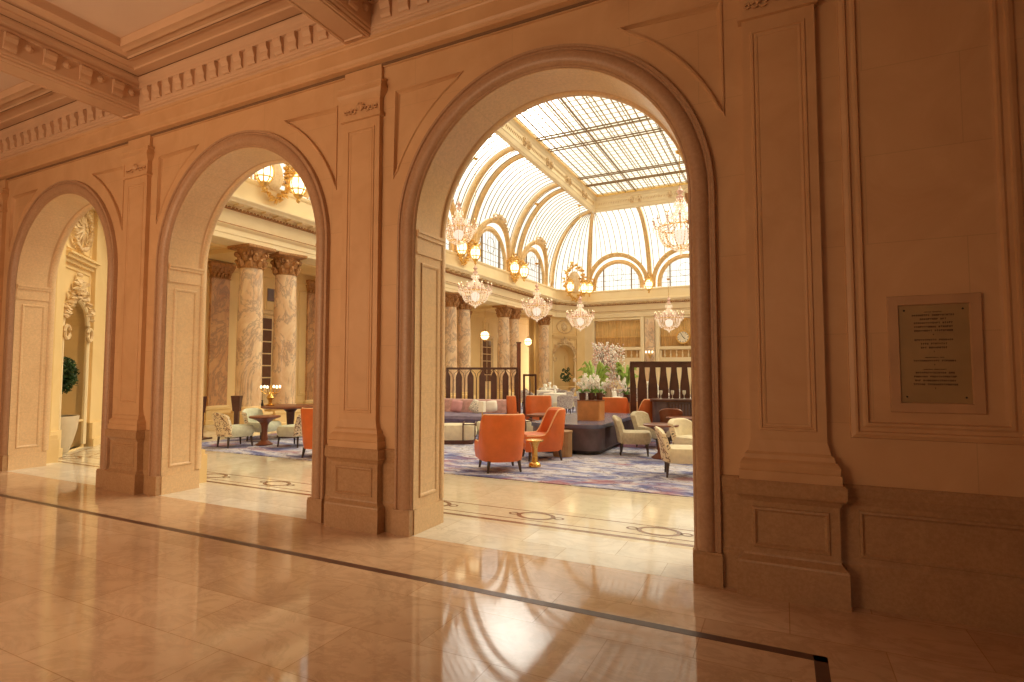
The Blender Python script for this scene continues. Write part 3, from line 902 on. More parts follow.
for k, c in enumerate([x+2.125 for x in FWX]):
    mb = MB(); mb.box(-.30, .30, 0, .06, .6, 4.9); 
    mb.loft([[(a*q, -.02, b) for a, b in ((-.3, 4.55), (.3, 4.55))] for q in (1, 1)], False)
    pnl = mb.build('marble_panel', COLM, None, loc=(c, F0+.02, 0))
    tn[0] += 1; pnl.name = 'trim_%d' % tn[0]; struct(pnl)
for k, c in enumerate(FWX[:3]):
    lab = ['amber pleated curtain in the far wall opening behind the flowers', 'amber pleated curtain in the far wall opening behind the clock', 'amber pleated curtain in the far wall opening hidden right of the clock'][k]
    t = thing('curtain', lab, 'curtain', (c, F0+.34, 3.12))
    def pleat(z0, z1, amp, y):
        mb = MB(); n = 120
        mb.loft([[(-1.5+3.0*i/n, y+amp*math.sin(i*2*PI/4.6), z) for i in range(n+1)] for z in (z0, z1)], False)
        return mb
    pleat(.62, 1.76, .035, .02).build('long_drape', CURT, t, True)
    pleat(0, .64, .03, -.03).build('cafe_drape', BLIND, t, True)
    mb = MB(); mb.tube([(-1.5, -.05, .66), (1.5, -.05, .66)], .015, 6); mb.tube([(-.05, -.06, 0), (-.05, -.06, 1.76)], .02, 4)
    mb.build('rail', GILD, t)
# clock on far curtain
t = thing('wall_clock', 'round cream clock with gilt rim on the far wall', 'clock', (-5.45, F0-.05, 3.68))
mb = MB(); mb.tube([(.38*math.cos(2*PI*k/32), 0, .38*math.sin(2*PI*k/32)) for k in range(33)], .045, 6); mb.build('rim', GILD, t)
mb = MB(); mb.lathe([(.37, -.03), (.37, .0)], 32); mb.xf(Matrix.Rotation(PI/2, 4, 'X')); mb.build('dial', CLOCKF, t)
for k in range(12):
    M = Matrix.Rotation(k*PI/6, 4, 'Y'); MB().box(-.012, .012, -.012, -.0, .26, .33, M).build('hour_mark', BLACK, t)
for nm, a, l, w in (('minute_hand', -.5, .27, .012), ('hour_hand', 2.3, .18, .018)):
    mb = MB(); mb.box(-w, w, -.022, -.012, -.03, l, Matrix.Rotation(a, 4, 'Y')); mb.build(nm, BLACK, t)
mb = MB(); mb.box(-.03, .03, .03, .42, -.03, .03); mb.build('bracket', BLACK, t)
# right court wall
mb = MB(); mb.box(RX+.35, RX+.5, 5.3, F0+.5, 0, 5.3)
for k in range(5): mb.rectframe((RX+.35, 7.6+5.2*k, .6), (0, 1, 0), (0, 0, 1), 4.0, 4.2, BP, (-1, 0, 0))
mb.box(RX-.0, RX+.4, 5.3, F0+.5, 5.03, 5.3)
struct(mb.build('wall_court_right', COURTM))

# ------------------------------------------------------------------ VAULT
VZ0, VZ1 = 6.86, 11.25
LX0, LX1, LY0, LY1 = -10.0, 3.9, 8.9, 31.55
TOP = [(LX0, LY0), (LX1, LY0), (LX1, LY0), (LX1, LY1), (LX1, LY1), (LX0, LY1), (LX0, LY1), (LX0, LY0)]
BASE = [tuple(p) for p in offset_path(PATH, .02)]
def vpt(i, s, phi):
    a, b = V(BASE[i]), V(BASE[(i+1) % 8])
    p = a.lerp(b, s)
    if i in (0, 4): q = V((min(LX1, max(LX0, p.x)), LY0 if i == 0 else LY1))
    elif i in (2, 6): q = V((LX1 if i == 2 else LX0, min(LY1, max(LY0, p.y))))
    else: q = V(TOP[i if i != 7 else 7]) if i != 7 else V((LX0, LY0))
    if i == 1: q = V((LX1, LY0))
    if i == 3: q = V((LX1, LY1))
    if i == 5: q = V((LX0, LY1))
    c = math.cos(phi)
    r = q.lerp(p, c)
    return V((r.x, r.y, VZ0+(VZ1-VZ0)*math.sin(phi)))
LUN = {6: [8.55, 13.7, 18.9, 24.1, 29.3], 2: [8.55, 13.7, 18.9, 24.1, 29.3], 4: [-9.5, -5.25, -1.0, 3.25], 0: [-9.5, -5.25, -1.0, 3.25]}
LZ, LR, LRO = 7.12, 1.48, 1.92
mb = MB()
for i in range(8):
    Ln = (V(BASE[(i+1) % 8])-V(BASE[i])).length
    ns = max(4, int(Ln/.16)); nf = 34
    grid = [[vpt(i, a/ns, PI/2*b/nf) for b in range(nf+1)] for a in range(ns+1)]
    vs = [p for r in grid for p in r]; fs = []
    for a in range(ns):
        for b in range(nf):
            c = (grid[a][b]+grid[a+1][b+1])/2
            if i in LUN:
                u = c.y if i in (2, 6) else c.x
                if any((abs(u-q) < LRO-.02 and c.z < LZ) or ((u-q)**2+(c.z-LZ)**2 < (LRO-.02)**2) for q in LUN[i]): continue
            fs.append((a*(nf+1)+b, a*(nf+1)+b+1, (a+1)*(nf+1)+b+1, (a+1)*(nf+1)+b))
    mb.add(vs, fs)
vault = struct(mb.build('ceiling', VGLASS, None, True))
# glazing bars
mb = MB()
for i in range(8):
    Ln = (V(BASE[(i+1) % 8])-V(BASE[i])).length
    n = max(3, int(Ln/.37))
    for k in range(n+1):
        pts = []
        for b in range(0, 21):
            p = vpt(i, k/n, PI/2*b/20)
            if i in LUN:
                u = p.y if i in (2, 6) else p.x
                if any((abs(u-q) < LRO and p.z < LZ) or ((u-q)**2+(p.z-LZ)**2 < LRO**2) for q in LUN[i]): continue
            pts.append(p)
        if len(pts) > 2: mb.tube(pts, .026, 4)
trim(mb, BARM)
# ribs
ribs = MB()
def rib(i, s, r=.15, mb=ribs):
    pts = [vpt(i, s, PI/2*b/18) for b in range(19)]
    mid = V(((LX0+LX1)/2, (LY0+LY1)/2, 8))
    mb.tube(pts, [r*(1-.25*b/18) for b in range(19)], 4, flat=1.)
    mb.tube([p+(mid-p).normalized()*.09+V((0, 0, -.03)) for p in pts], r*.5, 6)
def spar(i, coordv):
    a, b = V(BASE[i]), V(BASE[(i+1) % 8])
    return (coordv-a.y)/(b.y-a.y) if i in (2, 6) else (coordv-a.x)/(b.x-a.x)
for i in (2, 6):
    for yc in (11.1, 16.3, 21.5, 26.7):
        for d in (-.46, .46): rib(i, spar(i, yc+d), .17)
    rib(i, spar(i, 32.2), .15); rib(i, spar(i, 7.1), .15)
for i in (0, 4):
    for xc in (-7.4, -3.12, 1.1): rib(i, spar(i, xc), .19)
    rib(i, 0.01, .19); rib(i, .99, .19)
trim(ribs, GREYRIB)
# crown moulding beams of the laylight
mb = MB()
def lring(prof):
    mb.loft([[(LX0+d, LY0+d, z), (LX1-d, LY0+d, z), (LX1-d, LY1-d, z), (LX0+d, LY1-d, z)] for d, z in prof])
lring([(-.14, 11.22), (-.12, 11.12), (-.02, 11.08), (.10, 11.08), (.12, 11.14), (.14, 11.26), (.17, 11.30), (.17, 11.72), (.20, 11.76), (.24, 11.84), (.32, 11.90), (.32, 11.98), (.32, 12.1)])
trim(mb, COURTL)
mb = MB()
lring([(-.15, 11.2), (-.16, 11.16), (-.13, 11.10)]); lring([(.31, 11.9), (.335, 11.9), (.34, 12.02)])
trim(mb, GILD)
mb = MB()
for k, (x, y, a) in enumerate([(LX0+.2, yy, 0) for yy in (11.1, 13.6, 16.3, 18.9, 21.5, 24.1, 26.7, 29.3)]+[(xx, LY1-.2, -PI/2) for xx in (-7.4, -5.25, -3.1, -1, 1.1)]):
    M = Matrix.Translation((x, y, 11.5)) @ Matrix.Rotation(a, 4, 'Z')
    mm = MB()
    for d in (-.22, .22):
        mm.box(-.03, .03, d-.1, d+.1, -.17, .17); mm.ball((.04, d, 0), .1, 8)
        mm.tube([(.04, d, .16), (.09, d, 0), (.04, d, -.2)], [.05, .06, .03], 6)
    mm.xf(M); mb.v_, _ = None, None
    mb.add(mm.v, mm.f)
# leafy relief band on the fascia
rg = random.Random(2)
for k in range(150):
    y = LY0+.4+(LY1-LY0-.8)*k/150; mb.tube([(LX0+.17, y, 11.42), (LX0+.20, y+.04, 11.52), (LX0+.17, y+.08, 11.6)], [.01, .028, .01], 4)
for k in range(90):
    x = LX0+.4+(LX1-LX0-.8)*k/90; mb.tube([(x, LY1-.17, 11.42), (x+.04, LY1-.2, 11.52), (x+.08, LY1-.17, 11.6)], [.01, .028, .01], 4)
trim(mb, ORNM)
mb = MB(); mb.add([(LX0+.3, LY0+.3, 12.02), (LX1-.3, LY0+.3, 12.02), (LX1-.3, LY1-.3, 12.02), (LX0+.3, LY1-.3, 12.02)], [(0, 1, 2, 3)])
struct(mb.build('ceiling', LGLASS))
mb = MB()
def xb(y, w, h=.05): mb.box(LX0+.3, LX1-.3, y-w/2, y+w/2, 12.0-h, 12.01)
def yb(x, w, h=.05): mb.box(x-w/2, x+w/2, LY0+.3, LY1-.3, 12.0-h, 12.01)
for y in (10.9, 12.3, 16.6, 18.0, 22.35, 23.75, 28.0, 29.3): xb(y-.12, .035); xb(y+.12, .035)
for x in (-7.95, -7.35, 1.25, 1.85): yb(x, .05)
x = -9.3
while x < 3.5:
    yb(x, .022, .03); x += .95
trim(mb, BARM)
mb = MB()


# lunettes
frm = MB(); gl = MB(); tun = MB(); mull = MB(); crest = MB()
def lun(i, q):
    horiz = i in (0, 4)
    if i == 6: wallc, inn = L+.02, 1
    elif i == 2: wallc, inn = RX-.02, -1
    elif i == 4: wallc, inn = F0-.02, -1
    else: wallc, inn = N0+.02, 1
    def P(u, z, d):       # d inwards from wall
        w = wallc+inn*d
        return (q+u, w, z) if horiz else (w, q+u, z)
    def depth(z):
        sn = min(1, max(0, (z-VZ0)/(VZ1-VZ0))); return 3.0*(1-math.sqrt(1-sn*sn))*(1.13 if horiz else 1.)
    n = 32
    inner = [(-LR, VZ0)]+[(-LR*math.cos(PI*k/n), LZ+LR*math.sin(PI*k/n)) for k in range(n+1)]+[(LR, VZ0)]
    outer = [(-LRO, VZ0)]+[(-LRO*math.cos(PI*k/n), LZ+LRO*math.sin(PI*k/n)) for k in range(n+1)]+[(LRO, VZ0)]
    k2 = lambda pts, f: [(u*f, (z-LZ)*f+LZ if z > LZ else z) for u, z in pts]
    # frame ring at wall
    frm.loft([[P(u, z, d) for u, z in k2(inner, f)] for f, d in ((.97, -.05), (.97, .04), (1.0, .09), (1.06, .10), (1.09, .06), (1.14, .06), (1.16, -.05))], False)
    # outer ring lies in the vault surface
    frm.loft([[P(u, z, depth(z)+e) for u, z in k2(outer, f)] for f, e in ((.94, -.03), (.94, .09), (.97, .14), (1.03, .14), (1.07, .09), (1.07, -.03))], False)
    tun.add([P(u, z, .03) for u, z in k2(inner, 1.13)]+[P(u, z, depth(z)+.03) for u, z in k2(outer, .95)],
            [(a, a+1, len(inner)+a+1, len(inner)+a) for a in range(len(inner)-1)])
    gl.add([P(u, z, -.02) for u, z in inner], [tuple(range(len(inner)))])
    for x in (-.62*LR, .62*LR):
        mull.box(*[c for c in ()], ) if False else None
        zz = LZ+math.sqrt(LR**2-x*x)
        mull.tube([P(x, VZ0, 0), P(x, zz, 0)], .05, 4)
    for x in [LR*(-.92+.184*k) for k in range(11)]:
        mull.tube([P(x, VZ0, 0), P(x, LZ+math.sqrt(LR**2-x*x)*.98, 0)], .01, 4)
    for z in (VZ0+.25, VZ0+.6, LZ+.7):
        hx = math.sqrt(max(0, LR**2-max(0, z-LZ)**2)); mull.tube([P(-hx, z, 0), P(hx, z, 0)], .014, 4)
    mull.tube([P(.4*math.cos(2*PI*k/16), LZ+.75+.4*math.sin(2*PI*k/16), .01) for k in range(17)], .012, 4)
    # crest ornament over the crown
    zc = LZ+LRO
    if not horiz:
        for s in (-1, 1):
            crest.tube([P(s*(.35-.3*math.cos(t*.35)), zc+.06+.20*math.sin(t*.35), depth(zc)+.12) for t in range(10)], [.05+.02*math.sin(t) for t in range(10)], 5)
            for k in range(5): crest.ball(P(s*(.12+.17*k), zc+.14-.035*k*k*.6, depth(zc)+.14), .07, 6)
        crest.ball(P(0, zc+.2, depth(zc)+.15), .14, 8)
    else:
        for k in range(-4, 5):
            a = PI/2+k*.23; crest.box(*[0]*6) if False else crest.ball(P((LRO+.0)*math.cos(a), LZ+(LRO+.0)*math.sin(a), depth(LZ+LRO*math.sin(a))+.14), .06, 6)
for i, qs in LUN.items():
    for q in qs: lun(i, q)
trim(frm, GREYRIB); trim(crest, ORNM); trim(mull, BARM)
struct(gl.build('window_1', WGLASS)); struct(tun.build('window_2', VGLASS))
# horizontal ties between the two lunette rings
# ------------------------------------------------------------------ cornice lanterns and cartouches
def make_lantern():
    t = thing('cornice_lantern', 'x', 'lantern', (0, 0, 0))
    mb = MB(); mb.ball((0, 0, 0), .17, 14, 1.35); mb.build('globe', GLOW, t, True)
    mb = MB()
    for k in range(8):
        a = 2*PI*k/8
        mb.tube([(max(.02, .19*math.sin(PI*q/8))*math.cos(a), max(.02, .19*math.sin(PI*q/8))*math.sin(a), -.27*math.cos(PI*q/8)) for q in range(9)], .014, 5)
    for z, r in ((.13, .17), (-.13, .17)): mb.tube([(r*math.cos(2*PI*k/16), r*math.sin(2*PI*k/16), z) for k in range(17)], .016, 5)
    mb.lathe([(.10, .21), (.16, .24), (.12, .29), (.08, .31), (.10, .36), (.02, .42)], 10)
    mb.lathe([(.02, -.42), (.05, -.37), (.03, -.33), (.08, -.28), (.11, -.24), (.05, -.2)], 10)
    for k in range(6):
        a = 2*PI*k/6; mb.tube([(.13*math.cos(a), .13*math.sin(a), .26), (.21*math.cos(a), .21*math.sin(a), .31), (.19*math.cos(a), .19*math.sin(a), .38)], [.02, .018, .01], 5)
    mb.build('cage', GILD, t)
    mb = MB(); mb.tube([(-.5, 0, .05), (-.35, 0, .3), (-.12, 0, .47), (0, 0, .40)], [.05, .04, .03, .025], 6); mb.build('bracket', GILD, t)
    return t
def make_cart(n=70, w=.5, h=.75, seed=4):
    t = thing('gilt_cartouche', 'x', 'ornament', (0, 0, 0))
    mb = MB(); rg = random.Random(seed)
    mb.loft([[(e, w*f*math.cos(2*PI*k/20), h*f*math.sin(2*PI*k/20)) for k in range(20)] for f, e in ((.62, 0), (.62, .08), (.5, .13), (.3, .16))], True, False, True)
    mb.build('shield', ORNM, t, True)
    mb = MB()
    for k in range(n):
        a = 2*PI*k/n; cy, cz = w*math.cos(a)*rg.uniform(.75, 1.05), h*math.sin(a)*rg.uniform(.75, 1.05)
        q = rg.uniform(.06, .14); b = a+rg.uniform(-1, 1)
        mb.tube([(.02, cy, cz), (.14, cy+q*math.cos(b)*.6, cz+q*math.sin(b)*.6), (.08, cy+q*math.cos(b)*1.5, cz+q*math.sin(b)*1.5)], [.035, .05, .012], 5)
    mb.build('scrollwork', GILD, t)
    return t
l0 = make_lantern(); first = [True]
def lantern(loc, rot, label):
    if first[0]:
        l0.location = loc; l0.rotation_euler = (0, 0, rot); l0['label'] = label; first[0] = False; l0['group'] = 'cornice lanterns'; l0.scale = (1.3,)*3; return l0
    return dup(l0, loc, rot, label, 'cornice lanterns', 1.3)
c1 = make_cart(); cfirst = [True]
def cart(loc, rot, label, sc=1.):
    if cfirst[0]:
        c1.location = loc; c1.rotation_euler = (0, 0, rot); c1['label'] = label; cfirst[0] = False; c1.scale = (sc,)*3; return c1
    return dup(c1, loc, rot, label, None, sc)
where = {11.15: 'over the two big columns in the middle arch', 16.3: 'above the column pair hidden by the pier', 21.45: 'above the left column pair in the large arch', 26.75: 'above the right column pair in the large arch'}
for yc, wh in where.items():
    lantern((L+.50, yc-.88, 7.0), 0, 'glowing gilt lantern '+wh+', left one')
    lantern((L+.50, yc+.30, 7.0), 0, 'glowing gilt lantern '+wh+', right one')
    cart((L+.12, yc-.28, 7.15), 0, 'gilt scrollwork cartouche between the two lanterns '+wh, .95)
for x, wh in ((-7.4, 'on the far rib between two lunettes'), (-11.25, 'on the far rib left of the first full lunette')):
    lantern((x, F0-.46, 7.0), -PI/2, 'glowing gilt lantern '+wh)
    cart((x, F0-.10, 7.25), -PI/2, 'gilt scrolls behind the lantern '+wh, .62)
ang = math.atan2(-1.4, 2.1)
mid = V((-12.25, 33.85, 0))
nn = V((2.1, -1.4, 0)).normalized()
big = dup(c1, tuple(mid+nn*.25+V((0, 0, 7.35))), ang, 'large gilt cartouche crowning the far corner above the wreath niche', None, 1.5)
tv = V((-nn.y, nn.x, 0))
lantern(tuple(mid+nn*.62-tv*.55+V((0, 0, 6.95))), ang, 'glowing gilt lantern on the left of the large corner cartouche')
lantern(tuple(mid+nn*.62+tv*.55+V((0, 0, 6.95))), ang, 'glowing gilt lantern on the right of the large corner cartouche')

# ------------------------------------------------------------------ chandeliers
def make_chandelier():
    """unit chandelier: ring radius 1, origin at bottom tip"""
    t = thing('crystal_chandelier', 'x', 'chandelier', (0, 0, 0))
    rg = random.Random(9)
    mb = MB()
    R = .80; zr = 1.02
    mb.tube([(R*math.cos(2*PI*k/32), R*math.sin(2*PI*k/32), zr) for k in range(33)], .028, 6)
    mb.tube([(.34*math.cos(2*PI*k/20), .34*math.sin(2*PI*k/20), .30) for k in range(21)], .024, 6)
    for k in range(12):
        a = 2*PI*k/12
        mb.tube([(r*math.cos(a), r*math.sin(a), z) for r, z in ((.80, 1.02), (.78, .82), (.70, .60), (.54, .40), (.34, .30))], .018, 5)
    mb.tube([(0, 0, .1), (0, 0, 2.6)], .03, 6)
    mb.build('frame', BRASS, t)
    for k in range(14):
        mb = MB()
        a = 2*PI*k/14; c, s = math.cos(a), math.sin(a)
        mb.tube([(r*c, r*s, z) for r, z in ((.2, 1.3), (.5, 1.12), (.8, 1.05), (.98, 1.12), (1.0, 1.26))], .022, 5)
        mb.lathe([(.02, 0), (.06, .02), (.055, .04)], 8, (1.0*c, 1.0*s, 1.26))
        mb.lathe([(.018, 0), (.018, .14)], 6, (1.0*c, 1.0*s, 1.28))
        am = mb.build('arm', CRYSD, t)
        MB().octa((1.0*c, 1.0*s, 1.46), .024, .055).build('bulb', BULB, am)
    MB().lathe([(.02, .38), (.20, .50), (.28, .70), (.22, .9), (.05, .98)], 16).build('inner_lamp', GLOWS, t, True)
    mb = MB()          # basket of strung crystal
    for k in range(36):
        a = 2*PI*k/36; c, s = math.cos(a), math.sin(a)
        for q in range(9):
            f = q/8; r = .80*(1-f)**.55+.30*f if f < 1 else .30
            r = .34+.46*math.sqrt(max(0, 1-f**2.2)); z = zr-.02-.70*f
            mb.octa((r*c, r*s, z), .030, .05)
    for k in range(16):
        a = 2*PI*k/16; r0 = .34
        for q in range(4):
            f = q/3; r = r0*(1-f)+.03; mb.octa((r*math.cos(a), r*math.sin(a), .28-.18*f), .028, .05)
    mb.lathe([(.01, -.02), (.05, .03), (.06, .07), (.02, .12)], 10)
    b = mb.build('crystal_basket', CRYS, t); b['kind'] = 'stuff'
    mb = MB()          # upper strands and drops
    for k in range(24):
        a = 2*PI*k/24; c, s = math.cos(a), math.sin(a)
        for q in range(8):
            f = q/7; r = .62*(1-f)**1.7+.10; z = 1.10+.80*f
            mb.octa((r*c, r*s, z), .028, .05)
    for k in range(24):
        a = 2*PI*(k+.5)/24
        for z, r in ((.94, .88), (.86, .90), (1.16, .92), (1.05, 1.0), (.97, 1.0)): mb.octa((r*math.cos(a), r*math.sin(a), z), .025, .05)
    for z, r, n in ((1.95, .22, 12), (1.85, .24, 12), (2.1, .12, 8), (1.5, .42, 18), (1.38, .5, 18)):
        for k in range(n): a = 2*PI*k/n; mb.octa((r*math.cos(a), r*math.sin(a), z), .03, .06)
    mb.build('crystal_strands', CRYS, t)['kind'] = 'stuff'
    mb = MB(); mb.lathe([(.03, 2.05), (.12, 2.10), (.16, 2.18), (.05, 2.26), (.09, 2.34), (.14, 2.40), (.06, 2.48), (.03, 2.6)], 12)
    mb.build('crown', CRYSD, t, True)
    return t
ch0 = make_chandelier(); nch = [0]
def chandelier(x, y, z, W, label):
    sc = W/2
    if nch[0] == 0: t = ch0; t.location = (x, y, z); t.scale = (sc,)*3; t['label'] = label
    else: t = dup(ch0, (x, y, z), nch[0]*.7, label, None, sc)
    nch[0] += 1
    if LX0 < x < LX1 and LY0 < y < LY1: top = 11.97
    else:
        ex = max(0, (LX0-x)/3.1, (y-LY1)/3.4); top = VZ0+(VZ1-VZ0)*math.sqrt(max(0, 1-ex*ex))-.1
    mb = MB(); zl = 2.55; zt = (top-z)/sc
    mb.tube([(0, 0, zl), (0, 0, zt)], .014, 5)
    k = zl
    while k < zt-.3: mb.ball((0, 0, k), .035, 6); k += .9
    mb.lathe([(.02, zt-.12), (.14, zt-.04), (.16, zt)], 10)
    mb.build('chain', BRASS, t)
CH = [(-12.2, 19.8, 6.82, 1.55, 'large crystal chandelier half hidden at the left side of the large arch'),
      (-11.5, 20.0, 4.22, 1.4, 'crystal chandelier hanging in front of the left column pair in the large arch'),
      (-11.6, 26.7, 4.18, 1.6, 'crystal chandelier hanging in front of the wreath niche, left of centre'),
      (-10.3, 29.9, 3.86, 1.55, 'small crystal chandelier above the flowers in front of the far wall'),
      (-5.85, 32.6, 3.82, 1.6, 'small crystal chandelier hanging beside the clock'),
      (-3.37, 21.5, 6.0, 2.05, 'tall crystal chandelier high up at the right side of the large arch')]
for c in CH: chandelier(*c)
# two small globe lanterns in the aisle
for k, (x, y, z, lab) in enumerate(((-14.45, 26.2, 3.52, 'lit globe lantern hanging between the two column pairs'), (-14.25, 31.4, 3.42, 'lit globe lantern hanging right of the last column'))):
    t = thing('globe_lantern', lab, 'lantern', (x, y, z))
    mb = MB(); mb.ball((0, 0, 0), .24, 14); mb.build('globe', GLOW, t, True)
    mb = MB(); mb.tube([(.25*math.cos(2*PI*q/16), .25*math.sin(2*PI*q/16), 0) for q in range(17)], .02, 5)
    for q in range(4):
        a = PI*q/4; mb.tube([(.25*math.cos(a)*math.sin(b*PI/8), .25*math.sin(a)*math.sin(b*PI/8), .25*math.cos(b*PI/8)) for b in range(-8, 9)], .012, 4)
    mb.lathe([(.02, -.33), (.05, -.28), (.07, -.24)], 8); mb.lathe([(.09, .23), (.05, .3), (.02, .34)], 8); mb.build('cage', BRASS, t)
    mb = MB(); mb.tube([(0, 0, .3), (0, 0, 5.1-z)], .012, 5); mb.build('rod', BRASS, t)

# ------------------------------------------------------------------ FURNITURE
def leg(mb, x, y, h, dx=0, dy=0, r=.022):
    return mb.tube([(x, y, h), (x+dx, y+dy, 0)], [r*1.25, r*.7], 8)
def add_legs(t, spots, h, mat=None, r=.022):
    for x, y in spots:
        leg(MB(), x, y, h, x*.10, y*.10, r).build('leg', mat or LEGM, t, True)
def ushell(mb, W, D, th, hb, ha, z0, flare=.04, n=28, front=.0):
    """horseshoe shell: open at -y (front), back at +y"""
    pts = []
    straight = D*.34
    for k in range(5): pts.append((W/2, -D/2+straight*k/5, 0.))
    for k in range(n+1):
        a = PI*k/n; ry = D-straight-D*0.0
        pts.append((W/2*math.copysign(abs(math.cos(a))**.62, math.cos(a)), -D/2+straight+(ry)*abs(math.sin(a))**.75, math.sin(a)))
    for k in range(5): pts.append((-W/2, -D/2+straight-straight*(k+1)/5, 0.))
    rings = []
    for x, y, s in pts:
        tt = min(1, max(0, (s-.05)/.62)); tt = tt*tt*(3-2*tt)
        h = ha+(hb-ha)*tt
        l = math.hypot(x, y) or 1
        ox, oy = x/l, y/l
        f = flare*tt
        outer0 = (x*.94, y*.94 if y > 0 else y, z0)
        rings.append([outer0, (x, y, z0+.12), (x+ox*f, y+oy*f, h-.03), (x+ox*(f-.012), y+oy*(f-.012), h),
                      (x+ox*(f-th*.7), y+oy*(f-th*.7), h), (x+ox*(f*.5-th), y+oy*(f*.5-th), h-.04), (x-ox*th, y-oy*th, z0+.2), (x*.94-ox*th, y*.94-oy*th, z0)])
    mb.loft(rings, True, True, True)
    top = [tuple((V(r[3])+V(r[4]))/2) for r in rings]
    return top
def cushion(mb, w, d, z0, z1, r=.06, cy=0., cx=0., bulge=.02):
    def rr(hw, hd, z):
        pts = []; rad = min(r, hw*.9, hd*.9)
        for sx, sy, a0 in ((1, 1, 0), (-1, 1, PI/2), (-1, -1, PI), (1, -1, 1.5*PI)):
            for k in range(5):
                a = a0+PI/2*k/4
                pts.append((cx+sx*(hw-rad)+rad*math.cos(a), cy+sy*(hd-rad)+rad*math.sin(a), z))
        return pts
    h = z1-z0
    mb.loft([rr(w/2*f, d/2*f, z) for f, z in ((.93, z0), (1, z0+h*.25), (1.0+bulge, z0+h*.5), (1, z0+h*.75), (.93, z1-h*.04), (.6, z1), (.2, z1+h*.03))], True, True, True)
    return mb
def make_armchair():
    t = thing('orange_armchair', 'x', 'armchair', (0, 0, 0))
    mb = MB(); top = ushell(mb, .72, .74, .08, .90, .44, .17, .05)
    mb.build('shell', LEATHER, t, True)
    MB().tube(top, .017, 6).build('piping', PIPING, t, True)
    cushion(MB(), .54, .56, .30, .46, .08, -.07).build('seat_cushion', LEATHER, t, True)
    cushion(MB(), .56, .60, .17, .30, .05, -.05).build('seat_base', LEATHER, t, True)
    add_legs(t, [(.26, -.27), (-.26, -.27), (.24, .27), (-.24, .27)], .18, None, .024)
    return t
def slipper_back(w=.60, th=.075, z0=.24, h=.73, cy=.20, flare=.10):
    """curved wrap-around back; returns outer, inner builders"""
    n = 16; outer = []; inner = []
    for k in range(n+1):
        u = -1+2*k/n; a = u*1.15
        x = w/2*math.sin(a)/math.sin(1.15); y = cy+.10*(math.cos(a)-math.cos(1.15))*1.5
        hh = h-.07*abs(u)**3
        outer.append([(x, y, z0), (x*1.02, y+.02, z0+.15), (x*1.05, y+flare*.5, (z0+hh)/2+.05), (x*1.07, y+flare, hh-.02), (x*1.05, y+flare-.02, hh)])
        ix = x*.86
        inner.append([(x*1.05, y+flare-.02, hh), (ix, y+flare-th, hh-.02), (ix, y+flare*.4-th, (z0+hh)/2), (ix, y-th, z0+.1), (x*.9, y-th, z0)])
    return outer, inner
def make_lounge(outm, inm, seatm, nm='slipper_chair'):
    t = thing(nm, 'x', 'chair', (0, 0, 0))
    o, i = slipper_back()
    mb = MB(); mb.loft(o, False); mb.add(o[0]+i[0], [tuple(range(5))+(6, 7, 8, 9)]); mb.add(o[-1]+i[-1], [tuple(range(5))+(6, 7, 8, 9)])
    mb.build('back_cover', outm, t, True)
    mb = MB(); mb.loft(i, False); mb.build('backrest', inm, t, True)
    cushion(MB(), .60, .60, .22, .44, .14, -.04, 0, .03).build('seat', seatm, t, True)
    add_legs(t, [(.22, -.26), (-.22, -.26), (.20, .20), (-.20, .20)], .24)
    return t
def make_table(r=.32, h=.61, nm='pedestal_table'):
    t = thing(nm, 'x', 'table', (0, 0, 0))
    MB().lathe([(r*.2, h-.16), (r*.55, h-.07), (r*.93, h-.03), (r, h-.02), (r, h), (r*.97, h+.008)], 32).build('tabletop', REDWOOD, t, True)
    MB().lathe([(.17, 0), (.18, .02), (.13, .05), (.07, .10), (.06, .3), (.07, h-.2), (.12, h-.10)], 20).build('pedestal', REDWOOD, t, True)
    return t

ac = make_armchair()
ac.location = (-4.14, 8.03, .012); ac.rotation_euler = (0, 0, math.radians(160)); ac['label'] = 'large orange leather armchair with its back to us, nearest one'
def face(deg): return math.radians(deg)
# rot: chair front is -y; rot=180 puts its back towards the camera
AC = [(-3.97, 9.35, 306, 'orange leather wing armchair facing left beside the gold side table'),
      (-6.22, 14.4, 205, 'orange leather armchair behind the side table seen from the back'),
      (-3.97, 14.3, 185, 'orange leather armchair right behind the planter bench, back towards us'),
      (-3.16, 13.78, 255, 'orange leather armchair turned left, partly behind another orange one'),
      (-7.75, 7.85, 190, 'orange leather armchair cut off by the middle arch pier')]
for x, y, d, lab in AC:
    rot = math.radians(d)
    dup(ac, (x, y, .012), rot, lab, 'orange leather armchairs')
ac['group'] = 'orange leather armchairs'
nr = dup(ac, (-6.72, 13.75, .012), math.radians(190), 'narrow orange chair in front of the left slatted screen', 'orange leather armchairs'); nr.scale = (.38, .5, 1.0)
ac.rotation_euler = (0, 0, math.radians(220))

# slipper chairs
s1 = make_lounge(TAUPE, TAUPE, TAUPE, 'slipper_chair')
s1.location = (-2.62, 10.62, .012); s1.rotation_euler = (0, 0, math.radians(102)); s1['label'] = 'olive beige slipper chair side on, next to the planter bench'; s1['group'] = 'slipper chairs at the right tables'
dup(s1, (-2.50, 11.75, .012), math.radians(70), 'olive beige slipper chair behind the first round table', 'slipper chairs at the right tables')
dup(s1, (-1.55, 12.5, .012), math.radians(-60), 'olive beige slipper chair nearly hidden at the right edge of the large arch', 'slipper chairs at the right tables')
s2 = make_lounge(FLORAL, CREAM, CREAM, 'slipper_chair')
s2.location = (-1.43, 8.78, .012); s2.rotation_euler = (0, 0, math.radians(104)); s2['label'] = 'slipper chair with dark floral back cover and cream seat, nearest on the right'; s2['group'] = 'floral slipper chairs'
dup(s2, (-1.45, 10.25, .012), math.radians(60), 'cream slipper chair behind the nearest floral one at the arch edge', 'floral slipper chairs')
